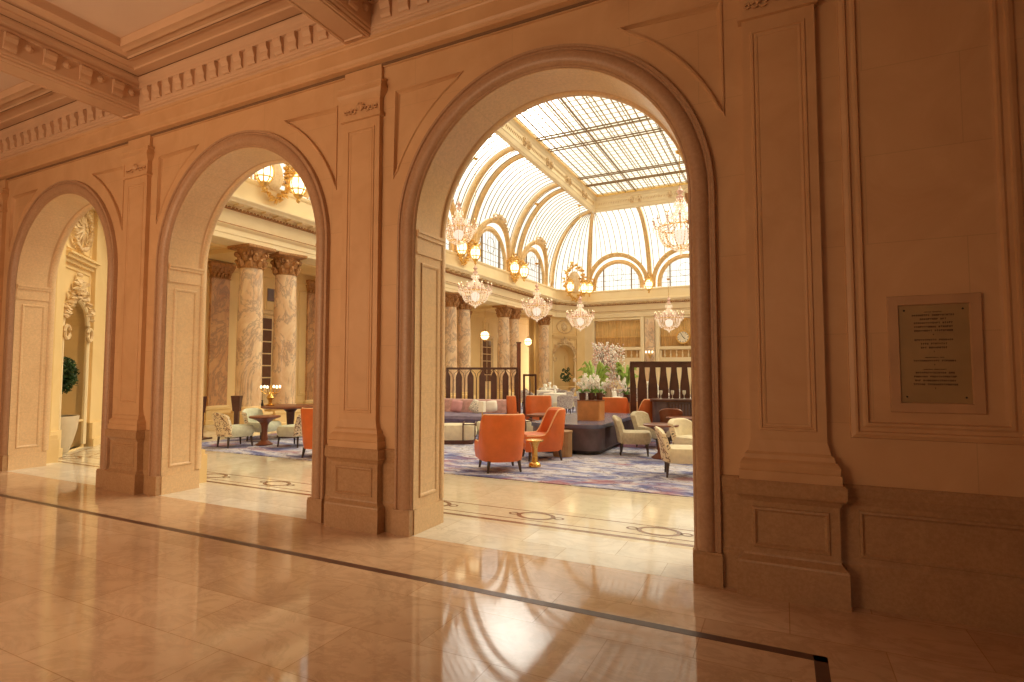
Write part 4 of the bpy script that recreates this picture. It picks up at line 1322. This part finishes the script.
s3 = make_lounge(FLORAL, SAGE, SAGE, 'slipper_chair')
s3.location = (-10.45, 7.98, .012); s3.rotation_euler = (0, 0, math.radians(170)); s3['label'] = 'floral backed slipper chair with pale green seat, left in the middle arch'; s3['group'] = 'pale green slipper chairs in the middle arch'
dup(s3, (-10.75, 8.95, .012), math.radians(100), 'pale green slipper chair side on behind the left floral backed one', 'pale green slipper chairs in the middle arch')
dup(s3, (-9.30, 8.62, .012), math.radians(-85), 'floral backed slipper chair right of the round table in the middle arch', 'pale green slipper chairs in the middle arch')
dup(s3, (-8.95, 9.35, .012), math.radians(-60), 'pale green slipper chair beside the cut off orange armchair', 'pale green slipper chairs in the middle arch')
# tables
tb = make_table(); tb.location = (-2.03, 10.35, .012); tb['label'] = 'round red brown pedestal table between the slipper chairs on the right'
dup(tb, (-1.95, 12.15, .012), 0, 'farther round red brown pedestal table near the dark counter')
dup(tb, (-10.08, 8.45, .012), 0, 'round pedestal table among the pale green chairs in the middle arch')
# small white note cards on right near table
# gold side table
t = thing('gold_side_table', 'small gold drum side table between the two nearest orange armchairs', 'side table', (-3.74, 8.50, .012))
MB().lathe([(.14, .42), (.15, .425), (.15, .445), (.14, .45)], 28).build('tabletop', BRASS, t, True)
MB().lathe([(.10, 0), (.105, .03), (.09, .06), (.06, .08), (.05, .12), (.05, .30), (.07, .37), (.10, .42)], 24).build('pedestal', BRASS, t, True)
# fluted drum
t = thing('fluted_stool', 'beige fluted drum stool behind the wing armchair beside the planter bench', 'stool', (-3.74, 9.80, .012))
mb = MB(); n = 72
mb.loft([[((.17+.008*(k % 2))*math.cos(2*PI*k/n), (.17+.008*(k % 2))*math.sin(2*PI*k/n), z) for k in range(n)] for z in (0, .44)], True, True, True); mb.build('body', BEIGEM, t)
MB().lathe([(.185, .44), (.19, .45), (.19, .47), (.18, .475)], 32).build('top', BEIGEM, t, True)

# planter bench
t = thing('planter_bench', 'long low slate blue bench counter with rounded fluted front corner', 'bench', (0, 0, .012))
def rrect(x0, x1, y0, y1, r, z, n=8):
    pts = []
    for cx, cy, a0 in ((x1-r, y1-r, 0), (x0+r, y1-r, PI/2), (x0+r, y0+r, PI), (x1-r, y0+r, 1.5*PI)):
        for k in range(n+1): a = a0+PI/2*k/n; pts.append((cx+r*math.cos(a), cy+r*math.sin(a), z))
    return pts
bx0, bx1, by0, by1 = -4.55, -3.12, 10.05, 13.2
MB().loft([rrect(bx0+.08, bx1-.08, by0+.08, by1-.08, .25, z) for z in (0, .08)], True, True, True).build('plinth', BLACK, t)
MB().loft([rrect(bx0, bx1, by0, by1, .26, z) for z in (.08, .50)], True, True, True).build('body', PLUMW, t, True)
mb = MB()
for k in range(46):
    y = by0+.45+k*.055
    if y < by1-.35: mb.tube([(bx1, y, .1), (bx1, y, .49)], .014, 6)
mb.build('fluting', PLUMW, t)
MB().loft([rrect(bx0-.03, bx1+.03, by0-.03, by1+.03, .28, z) for z in (.50, .515, .56, .57)], True, True, True).build('top', BLUET, t, True)
# oak planter box on the bench
t = thing('planter_box', 'honey coloured wooden planter box standing on the slate bench', 'planter', (-3.62, 11.15, .582))
MB().loft([rrect(-.24, .24, -.20, .20, .03, z) for z in (0, .40)], True, True, True).build('box', ORWOOD, t)
MB().loft([rrect(-.25, .25, -.21, .21, .03, z) for z in (.40, .415)], True, True, True).build('rim', REDWOOD, t)
t = thing('planter_box', 'tall honey wooden planter behind the orange armchairs carrying the blossom arrangement', 'planter', (-4.35, 15.7, .012))
MB().loft([rrect(-.55, .55, -.35, .35, .03, z) for z in (0, .70)], True, True, True).build('box', ORWOOD, t)
MB().loft([rrect(-.56, .56, -.36, .36, .03, z) for z in (.70, .72)], True, True, True).build('rim', REDWOOD, t)
# orchids in small dark pots
def make_orchid(seed, nb=26):
    rg = random.Random(seed)
    t = thing('potted_orchid', 'x', 'plant', (0, 0, 0))
    MB().lathe([(.075, 0), (.09, .16), (.085, .165)], 14).build('pot', DARKWOOD, t, True)
    mb = MB(); pts = []
    for k in range(4):
        a = rg.uniform(0, 6.28); r = rg.uniform(.08, .18); h = rg.uniform(.24, .40)
        mb.tube([(0, 0, .15), (r*.3*math.cos(a), r*.3*math.sin(a), .15+h*.7), (r*math.cos(a), r*math.sin(a), .15+h)], .006, 4); pts.append((a, r, h))
    for k in range(6):
        a = rg.uniform(0, 6.28); mb.tube([(0, 0, .15), (.1*math.cos(a), .1*math.sin(a), .24), (.2*math.cos(a), .2*math.sin(a), .18)], [.01, .02, .004], 4)
    mb.build('stems', LEAF, t)
    mb = MB()
    for k in range(nb):
        a, r, h = pts[k % 4]; f = rg.uniform(.45, 1.1)
        c = V((r*f*math.cos(a)+rg.uniform(-.09, .09), r*f*math.sin(a)+rg.uniform(-.09, .09), .15+h*f+rg.uniform(-.05, .05)))
        for q in range(5):
            b = 2*PI*q/5; d = V((math.cos(b), rg.uniform(-.3, .3), math.sin(b)))
            mb.tube([c, c+d*.026, c+d*.055], [.010, .026, .006], 4)
    mb.build('blossoms', PETAL, t)
    return t
orc = make_orchid(1)
OR = [(-3.77, 11.05, .998), (-3.62, 11.18, .998), (-3.47, 11.27, .998)]
labs = ['left', 'middle', 'right']
orc.location = OR[0]; orc.scale = (.85, .85, .9); orc['label'] = 'left white potted orchid on the front wooden planter box'; orc['group'] = 'white orchids on the planter boxes'
for k in (1, 2): dup(orc, OR[k], k*1.4, labs[k]+' white potted orchid on the front wooden planter box', 'white orchids on the planter boxes')
dup(orc, (-3.98, 15.55, .734), 2.2, 'white potted orchid on the tall rear planter, farthest right', 'white orchids on the planter boxes', 1.2)
dup(orc, (-4.72, 15.55, .734), 4.2, 'white potted orchid on the tall rear planter, left end', 'white orchids on the planter boxes', 1.1)
# ferns
def make_fern(seed, mat):
    rg = random.Random(seed); t = thing('potted_fern', 'x', 'plant', (0, 0, 0))
    MB().lathe([(.08, 0), (.10, .2), (.095, .205)], 14).build('pot', DARKWOOD, t, True)
    mb = MB()
    for k in range(34):
        a = rg.uniform(0, 6.28); l = rg.uniform(.25, .48); up = rg.uniform(.3, .75)
        c, s = math.cos(a), math.sin(a)
        pts = [(c*l*f, s*l*f, .2+up*(f-.65*f*f)*1.4) for f in (0, .25, .5, .75, 1)]
        mb.tube(pts, [.006, .022, .03, .022, .004], 4)
    mb.build('fronds', mat, t)
    return t
fn = make_fern(2, FERN); fn.location = (-4.05, 12.75, .582); fn['label'] = 'bright green fern left of the pink blossom arrangement'
fn.scale = (.9, .9, 2.1)
dup(fn, (-4.10, 15.95, .734), 1.2, 'bright green fern right of the pink blossom arrangement').scale = (1.1, 1.1, 1.9)
# tall blossom arrangement
t = thing('blossom_arrangement', 'tall arrangement of white and blush hanging blossoms above the planters', 'flower arrangement', (-4.58, 15.75, .734))
MB().lathe([(.10, 0), (.13, .06), (.09, .30), (.06, .42), (.09, .52), (.085, .53)], 18).build('vase', POTM, t, True)
rg = random.Random(8); mb = MB(); mw = MB(); mbl = MB()
for k in range(44):
    a = rg.uniform(0, 6.28); r = rg.uniform(.10, .46); h = rg.uniform(.80, 1.42)
    c, s = math.cos(a), math.sin(a)
    pts = [V((c*r*f, s*r*f, .45+h*f**.8-.15*f**3)) for f in (0, .3, .6, .85, 1)]
    mb.tube(pts, [.01, .008, .007, .005, .004], 4)
    drop = rg.uniform(.4, 1.1)
    for q in range(34):
        p = pts[-1]+V((rg.uniform(-.05, .05), rg.uniform(-.05, .05), rg.uniform(.05, -drop)))
        (mw if rg.random() < .55 else mbl).octa(tuple(p), rg.uniform(.018, .036), rg.uniform(.02, .045))
mb.build('branches', BARK, t); mw.build('white_blossoms', PETAL, t); mbl.build('blush_blossoms', BLUSH, t)

# curved banquette on the left
t = thing('curved_banquette', 'long curved plum blue banquette with rose back in front of the left slatted screen', 'sofa', (0, 0, .012))
cc = V((-8.2, 17.2)); 
def arc(r, a0, a1, n=30): return [(cc.x+r*math.cos(math.radians(a0+(a1-a0)*k/n)), cc.y+r*math.sin(math.radians(a0+(a1-a0)*k/n))) for k in range(n+1)]
A0, A1 = 225, 291
def arcsolid(prof, mat, nm, sm=True):
    rings = []
    for k in range(31):
        a = math.radians(A0+(A1-A0)*k/30)
        rings.append([(cc.x+r*math.cos(a), cc.y+r*math.sin(a), z) for r, z in prof])
    return MB().loft(rings, True, True, True).build(nm, mat, t, sm)
arcsolid([(3.25, .0), (4.95, .0), (4.95, .10), (3.25, .10)], BLACK, 'plinth', False)
arcsolid([(3.3, .10), (5.0, .10), (5.02, .20), (5.0, .30), (3.3, .30)], PURPLE, 'seat_base')
arcsolid([(3.7, .30), (5.03, .30), (5.07, .36), (5.03, .43), (4.6, .46), (3.7, .44)], PURPLE, 'seat_cushion')
arcsolid([(3.3, .30), (3.98, .30), (3.88, .70), (3.82, .78), (3.6, .80), (3.4, .76), (3.3, .60)], PINKF, 'backrest')
# cushions
def pillow(loc, rot, mat, w, label):
    mb = MB(); n = 10
    g = []
    for i in range(n+1):
        row = []
        for j in range(n+1):
            u, v = -1+2*i/n, -1+2*j/n
            k = (1-u**4)*(1-v**4); row.append((w/2*u*(1-.08*v*v), v*w/2*(1-.08*u*u), .08*k**.6))
        g.append(row)
    for sgn in (1, -1):
        mb.add([(x, sgn*z, y) for r in g for x, y, z in r], [(i*(n+1)+j, (i+1)*(n+1)+j, (i+1)*(n+1)+j+1, i*(n+1)+j+1) for i in range(n) for j in range(n)])
    o = mb.build('cushion', mat, None, True, loc=loc); o.rotation_euler = rot
    return tag(o, label, 'cushion')
def bq(r, deg): a = math.radians(deg); return (cc.x+r*math.cos(a), cc.y+r*math.sin(a))
x, y = bq(4.2, 272); pillow((x, y, .64), (-.25, .1, math.radians(6)), simple('rose_cushion_cloth', (.62, .32, .34), .8), .34, 'rose pink cushion leaning on the banquette back')
x, y = bq(4.2, 280); pillow((x, y, .64), (-.25, .5, math.radians(16)), PATT, .34, 'tilted cushion patterned in black and white on the banquette')
x, y = bq(4.22, 286); pillow((x, y, .66), (-.25, -.1, math.radians(22)), WHITE, .30, 'plain white cushion right of the patterned one on the banquette')
x, y = bq(4.2, 240); pillow((x, y, .66), (-.25, -.3, math.radians(-30)), simple('wine_cushion_cloth', (.34, .10, .12), .8), .40, 'wine red cushion at the left end of the banquette')
# ottomans with a strap
def make_ottoman():
    t = thing('ottoman', 'x', 'ottoman', (0, 0, 0))
    cushion(MB(), 1.35, .62, .09, .42, .12, 0, 0, .03).build('cushion', CREAM, t, True)
    MB().loft([rrect(-.62, .62, -.27, .27, .1, z) for z in (0, .09)], True, True, True).build('plinth', DARKWOOD, t)
    for x in (.40, .66):
        MB().tube([(x, -.335, .08), (x, -.34, .40), (x, -.30, .44), (x, .30, .44), (x, .34, .40), (x, .335, .08)], .018, 4).build('strap', DARKWOOD, t)
    MB().tube([(.40, -.34, .43), (.66, -.34, .43)], .015, 4).build('strap', DARKWOOD, t)
    return t
ot = make_ottoman(); ot.location = (-6.75, 10.45, .012); ot.rotation_euler = (0, 0, math.radians(28)); ot['label'] = 'cream ottoman with dark straps in front of the banquette'
dup(ot, (-5.85, 11.6, .012), math.radians(40), 'cream ottoman half hidden behind the nearest orange armchair')
# coffee table with small dark top behind nearest armchair
t = thing('low_wooden_table', 'low dark brown wooden table behind the nearest orange armchair', 'table', (-5.15, 12.75, .012))
MB().loft([rrect(-.55, .55, -.40, .40, .12, z) for z in (.47, .485, .52)], True, True, True).build('tabletop', REDWOOD, t, True)
add_legs(t, [(.42, -.3), (-.42, -.3), (.42, .3), (-.42, .3)], .48, DARKWOOD, .03)
# glass and candle on banquette ledge
t = thing('white_candle_lamp', 'small square white candle lamp on a slim stand by the banquette', 'lamp', (-6.55, 11.75, .012))
MB().box(-.07, .07, -.07, .07, .60, .86).build('shade', WHITE, t, bev=.01)
MB().lathe([(.12, 0), (.12, .02), (.015, .04), (.015, .6)], 12).build('stand', BRASS, t)

# slatted screens with pointed arch openings
def make_screen(name, x0, x1, z0, z1, label, rot, loc, n, gap, mat=DARKWOOD):
    t = thing(name, label, 'screen', loc, rot)
    W = x1-x0; p = W/n
    holes = []
    for k in range(n):
        c = x0+p*(k+.5); zt = z1-gap[2]; zb = z0+.10; hn, hw = p*gap[0], p*gap[1]
        sp = zt-gap[3]
        pts = [(c-hn, zb), (c+hn, zb), (c+hn, sp)]
        for q in range(1, 8): f = q/7; pts.append((c+hn+(hw-hn)*math.sin(f*PI/2)**1.6, sp+(zt-sp)*f))
        for q in range(7, 0, -1): f = q/7; pts.append((c-hn-(hw-hn)*math.sin(f*PI/2)**1.6, sp+(zt-sp)*f))
        pts.append((c-hn, sp))
        holes.append(pts)
    mb = MB(); plate([(x0, z0), (x1, z0), (x1, z1), (x0, z1)], holes, .05, mb, lambda a, b, d: (a, d-.025, b))
    if gap[4]:
        for k in range(n):
            c = x0+p*(k+.5)
            for sg in (-1, 1): mb.tube([(c+sg*p*.02, 0, z0), (c+sg*p*.02, 0, zt-.26), (c+sg*p*.10, 0, zt-.12), (c+sg*p*.46, 0, zt)], .010, 4)
    mb.build('pierced_panel', mat, t)
    mb = MB(); mb.box(x0-.03, x1+.03, -.05, .05, z1, z1+.035); mb.build('top_rail', mat, t)
    for x in (x0, x1): MB().box(x-.035, x+.035, -.045, .045, 0, z1).build('post', mat, t)
    mb = MB(); mb.box(x0, x1, -.04, .04, 0.02, z0); mb.build('base_panel', mat, t)
    return t
make_screen('pierced_screen', -1.15, .95, .30, 1.66, 'dark wooden screen with pointed arch openings behind the banquette', math.radians(24), (-8.0, 14.55, 0.012), 6, (.24, .47, .03, .22, 1))
make_screen('pierced_screen', -.95, .95, .30, 1.80, 'dark wooden screen with pointed arch openings above the dark counter on the right', math.radians(22), (-2.66, 14.65, .012), 7, (.06, .25, .12, .55, 0))
make_screen('pierced_screen', 0, .38, .2, 1.45, 'small dark screen standing right of the tall post beside the banquette', math.radians(24), (-7.68, 16.6, .012), 2, (.40, .46, .03, .1, 0))
t = thing('tall_post', 'tall square dark wooden post at the right end of the left screen', 'post', (-7.16, 15.1, .012), math.radians(24))
MB().box(-.06, .06, -.06, .06, 0, 2.42).build('shaft', REDWOOD, t, bev=.01); MB().box(-.075, .075, -.075, .075, 2.42, 2.46).build('cap', DARKWOOD, t)
MB().box(-.12, .12, -.12, .12, 0, .1).build('foot', DARKWOOD, t)
# dark counter on the right
t = thing('dark_counter', 'long dark wooden counter with curved front under the right screen', 'counter', (-1.84, 13.55, .012), math.radians(22))
MB().loft([rrect(-1.0, 1.6, -.35, .35, .32, z) for z in (0, .88)], True, True, True).build('body', PLUMW, t, True)
MB().loft([rrect(-1.05, 1.65, -.40, .40, .36, z) for z in (.88, .90, .93)], True, True, True).build('worktop', DARKWOOD, t, True)
mb = MB()
for k in range(30):
    x = -.7+k*.07; mb.box(x-.01, x+.01, -.36, -.35, .06, .84)
mb.build('front_battens', DARKWOOD, t)
# glassware on counter
gt = simple('frosted_white_glass', (.75, .75, .68), .2)
for k in range(7):
    a = math.radians(22); dx = -.8+.27*k; 
    x = -1.84+dx*math.cos(a)-.05*math.sin(a); y = 13.55+dx*math.sin(a)+.05*math.cos(a)
    mb = MB(); mb.lathe([(.03, 0), (.03, .01), (.006, .02), (.006, .08), (.035, .12), (.04, .18), (.035, .2)], 12)
    tag(mb.build('glass', gt, None, True, loc=(x, y, .945)), 'small pale glass standing in the row on the dark counter', 'glass', 'glasses on the dark counter')
# stools before counter
def make_stool():
    t = thing('red_brown_bar_chair', 'x', 'chair', (0, 0, 0))
    cushion(MB(), .42, .42, .40, .50, .1).build('seat', REDWOOD, t, True)
    o, i = slipper_back(.46, .04, .44, .78, .14, .05)
    mb = MB(); mb.loft(o, False); mb.loft(i, False); mb.build('backrest', REDWOOD, t, True)
    add_legs(t, [(.17, -.17), (-.17, -.17), (.17, .17), (-.17, .17)], .42)
    return t
st = make_stool(); st.location = (-2.25, 12.6, .012); st.rotation_euler = (0, 0, math.radians(190)); st['label'] = 'red brown low chair in front of the dark counter'

# grey mottled chairs and dining tables farther back
dc = make_lounge(MOTTLE, GREYF, CREAM, 'dining_armchair')
dt = thing('dining_table', 'x', 'table', (0, 0, 0))
MB().lathe([(.47, .30), (.46, .5), (.44, .70), (.44, .73), (.43, .735)], 28).build('tablecloth', WHITE, dt, True)
MB().lathe([(.25, 0), (.25, .03), (.05, .06), (.05, .6)], 16).build('pedestal', DARKWOOD, dt, True)
DT = [(-7.9, 19.9), (-5.2, 17.9), (-9.3, 22.3), (-6.8, 23.0), (-4.3, 21.5), (-10.6, 26.0), (-8.0, 27.2), (-5.3, 26.0), (-6.6, 30.3), (-9.2, 30.6), (-2.9, 18.2)]
wd = ['left, nearest the tall post', 'just behind the wing armchair', 'before the far column pair', 'in the middle of the court', 'behind the blossom arrangement', 'near the wreath niche',
      'towards the far wall', 'behind the planters towards the right', 'closest to the far wall piers', 'closest to the far corner', 'beside the grey mottled chairs']
fs = True
for k, (x, y) in enumerate(DT):
    lab = 'round dining table under a white cloth, '+wd[k]
    if k == 0: dt.location = (x, y, .012); dt['label'] = lab; dt['group'] = 'white clothed dining tables'
    else: dup(dt, (x, y, .012), 0, lab, 'white clothed dining tables')
    for j, a in enumerate((40, 130, 220, 310)):
        r = .92; an = math.radians(a+k*17); px, py = x+r*math.cos(an), y+r*math.sin(an)
        ro = an-PI/2      # front faces the table
        cl = 'grey mottled dining chair round a white clothed table in the back of the court'
        if fs: dc.location = (px, py, .012); dc.rotation_euler = (0, 0, ro); dc['label'] = cl; dc['group'] = 'dining chairs in the back of the court'; fs = False
        else: dup(dc, (px, py, .012), ro, cl, 'dining chairs in the back of the court')
    t = MB(); t.lathe([(.05, 0), (.06, .08), (.03, .13), (.04, .16)], 12)
    for q in range(10):
        a = 2*PI*q/10; t.ball((.05*math.cos(a), .05*math.sin(a), .2+.03*(q % 3)), .04, 6)
    tag(t.build('table_flowers', PETAL, None, True, loc=(x, y, .747)), 'small white posy standing on a white clothed dining table', 'flowers', 'posies on the dining tables')

# items in the middle arch
t = thing('round_lobby_table', 'large round brown table carrying the lit candelabra, behind the pale green chairs', 'table', (-10.75, 9.75, .012))
MB().lathe([(.62, .70), (.66, .715), (.66, .745), (.64, .755)], 36).build('tabletop', REDWOOD, t, True)
MB().lathe([(.30, 0), (.30, .05), (.12, .12), (.08, .3), (.10, .6), (.2, .7)], 20).build('pedestal', DARKWOOD, t, True)
t = thing('candelabra', 'lit gilt candelabra with glowing candle lights on the round table', 'candelabra', (-11.1, 9.45, .767))
MB().lathe([(.09, 0), (.10, .02), (.04, .05), (.05, .12), (.09, .19), (.05, .26), (.02, .34), (.025, .46), (.01, .5)], 14).build('stem', BRASS, t, True)
mb = MB(); bb = MB()
for k in range(6):
    a = 2*PI*k/6; c, s = math.cos(a), math.sin(a)
    mb.tube([(0, 0, .34), (.10*c, .10*s, .28), (.20*c, .20*s, .34), (.21*c, .21*s, .40)], .01, 5); mb.lathe([(.01, 0), (.03, .01), (.025, .02)], 8, (.21*c, .21*s, .40))
    MB().ball((.21*c, .21*s, .45), .028, 8, 1.6).build('candle_bulb', BULB, t)
mb.build('branches', BRASS, t)
t = thing('bud_vase', 'slim vase with one tall bare stem, left of the candelabra', 'vase', (-11.17, 9.28, .767))
MB().lathe([(.03, 0), (.035, .03), (.015, .1), (.02, .14)], 12).build('vase', BLACK, t, True); MB().tube([(0, 0, .1), (.01, 0, .3), (-.02, 0, .62)], [.006, .006, .004], 5).build('stem', BARK, t)
def stand(loc, rot, label):
    t = thing('host_stand', label, 'stand', loc, rot)
    MB().box(-.05, .05, -.04, .04, 0, .72).build('post', DARKWOOD, t)
    mb = MB(); mb.loft([[(-.08, -.05, .62), (.08, -.05, .62), (.08, .05, .62), (-.08, .05, .62)], [(-.11, -.10, 1.0), (.11, -.10, 1.0), (.11, .06, 1.0), (-.11, .06, 1.0)]], True, True, True); mb.build('box_top', DARKWOOD, t)
    MB().box(-.18, .18, -.18, .18, 0, .03).build('foot', DARKWOOD, t)
stand((-11.95, 9.20, .0), .5, 'dark wooden stand leaning into view at the left foot of the big column')
stand((-12.35, 8.55, .0), .2, 'dark wooden stand by the left edge of the middle arch')

# potted tree seen through left arch
t = thing('potted_tree', 'clipped ball tree in a tall white tapered pot before the corner niche', 'tree', (-12.78, 5.83, .0))
MB().lathe([(.20, 0), (.23, .02), (.29, .2), (.35, .45), (.38, .70), (.375, .72), (.34, .72), (.34, .66)], 28, (0, 0, 0), False).build('pot', POTM, t, True)
MB().lathe([(.001, .685), (.2, .69), (.345, .68)], 20, (0, 0, 0), False).build('soil', SOIL, t)
MB().tube([(0, 0, .66), (.01, .01, .95), (-.01, 0, 1.25), (0, 0, 1.5)], [.022, .018, .016, .014], 7).build('trunk', BARK, t, True)
rg = random.Random(12); mb = MB()
for k in range(2300):
    v = V((rg.gauss(0, 1), rg.gauss(0, 1), rg.gauss(0, 1))).normalized(); r = rg.uniform(.25, 1)**.5
    p = V((v.x*.33*r, v.y*.33*r, 1.52+v.z*.40*r)); d = V((rg.gauss(0, 1), rg.gauss(0, 1), rg.gauss(0, .8))).normalized()
    sd = d.cross(V((rg.gauss(0, 1), rg.gauss(0, 1), rg.gauss(0, 1)))).normalized()
    l = rg.uniform(.04, .075)
    mb.add([p-d*l*.2, p+d*l*.5+sd*l*.32, p+d*l*1.3, p+d*l*.5-sd*l*.32], [(0, 1, 2, 3)])
for k in range(14):
    v = V((rg.gauss(0, 1), rg.gauss(0, 1), rg.uniform(.0, 1.2))).normalized(); mb.tube([(0, 0, 1.35), (v.x*.2, v.y*.2, 1.42+v.z*.3)], [.008, .004], 4)
mb.build('foliage', DLEAF, t)['kind'] = 'stuff'

# wall sconce on far pier
t = thing('wall_sconce', 'lit gilt sconce on the far wall pier between the two curtains', 'sconce', (FWX[0]+2.125, F0-.02, 2.62))
mb = MB(); mb.lathe([(.02, -.25), (.08, -.1), (.12, 0), (.05, .06)], 12, (0, -.1, 0))
for s in (-1, 0, 1): mb.tube([(0, -.1, -.05), (s*.12, -.2, -.05), (s*.2, -.22, .08)], .015, 5)
mb.build('bracket', GILD, t)
for s in (-1, 0, 1): MB().ball((s*.2, -.22, .17), .05, 8, 1.6).build('candle_bulb', BULB, t)

# ------------------------------------------------------------------ LIGHT
W = bpy.data.worlds.new('World'); S.world = W; W.use_nodes = True
bg = W.node_tree.nodes['Background']
bg.inputs[1].default_value = 1.7
wn = W.node_tree      # hazy daylight with the low sun's glow over the glass roof
tc = wn.nodes.new('ShaderNodeTexCoord'); dp = wn.nodes.new('ShaderNodeVectorMath'); dp.operation = 'DOT_PRODUCT'
dp.inputs[1].default_value = V((-.405, .81, .43)).normalized()
wn.links.new(tc.outputs['Generated'], dp.inputs[0])
mx_ = wn.nodes.new('ShaderNodeMath'); mx_.operation = 'MAXIMUM'; mx_.inputs[1].default_value = 0; wn.links.new(dp.outputs['Value'], mx_.inputs[0])
pw = wn.nodes.new('ShaderNodeMath'); pw.operation = 'POWER'; pw.inputs[1].default_value = 420; wn.links.new(mx_.outputs[0], pw.inputs[0])
sc_ = wn.nodes.new('ShaderNodeMath'); sc_.operation = 'MULTIPLY'; sc_.inputs[1].default_value = 7; wn.links.new(pw.outputs[0], sc_.inputs[0])
ad = wn.nodes.new('ShaderNodeMix'); ad.data_type = 'RGBA'; ad.blend_type = 'ADD'; ad.clamp_result = False; ad.inputs[0].default_value = 1
ad.inputs[6].default_value = (1.0, .945, .82, 1); wn.links.new(sc_.outputs[0], ad.inputs[7]); wn.links.new(ad.outputs[2], bg.inputs[0])
def area(name, loc, rot, sx, sy, power, c):
    l = bpy.data.lights.new(name, 'AREA'); l.shape = 'RECTANGLE'; l.size = sx; l.size_y = sy; l.energy = power; l.color = c
    o = bpy.data.objects.new(name, l); COL.objects.link(o); o.location = loc; o.rotation_euler = rot
    return o
# unseen warm fill lights added along the far side of the hall, behind the camera
for x, p, yw in ((-12.0, 34, 0), (-8.4, 55, 0), (-4.9, 118, 8), (.2, 10, 0)):
    a = area('hall_fill_light', (x, -3.2, 2.4), (math.radians(94), 0, math.radians(yw)), 2.6, 1.8, p, (1, .66, .38))
    a.data.spread = math.radians(130)
def sun(rot, e, c, ang):
    l = bpy.data.lights.new('sun', 'SUN'); l.energy = e; l.color = c; l.angle = ang
    o = bpy.data.objects.new('sun', l); COL.objects.link(o); o.rotation_euler = V(rot).to_track_quat('-Z', 'Y').to_euler(); return o
sun((-.48, -.55, -.72), 4.6, (1, .88, .66), math.radians(40))

# ------------------------------------------------------------------ CAMERA
f = 553.; pitch = math.atan(30/f); yaw = math.atan(271*math.cos(pitch)/f)
Fv = V((-math.sin(yaw)*math.cos(pitch), math.cos(yaw)*math.cos(pitch), math.sin(pitch)))
Rv = V((math.cos(yaw), math.sin(yaw), 0)); Uv = Rv.cross(Fv)
cam = bpy.data.cameras.new('camera'); co = bpy.data.objects.new('camera', cam); COL.objects.link(co)
M = Matrix((Rv, Uv, -Fv)).transposed().to_4x4(); M.translation = V((0, 0, 1.6)); co.matrix_world = M
cam.lens = f/1024*36; cam.sensor_width = 36; cam.clip_end = 200; cam.clip_start = .05
S.camera = co
S.view_settings.view_transform = 'Standard'; S.view_settings.look = 'None'; S.view_settings.gamma = 1
S.view_settings.use_curve_mapping = False
S.view_settings.exposure = 0.0
S.cycles.transparent_max_bounces = 12
S.cycles.max_bounces = 12; S.cycles.diffuse_bounces = 5
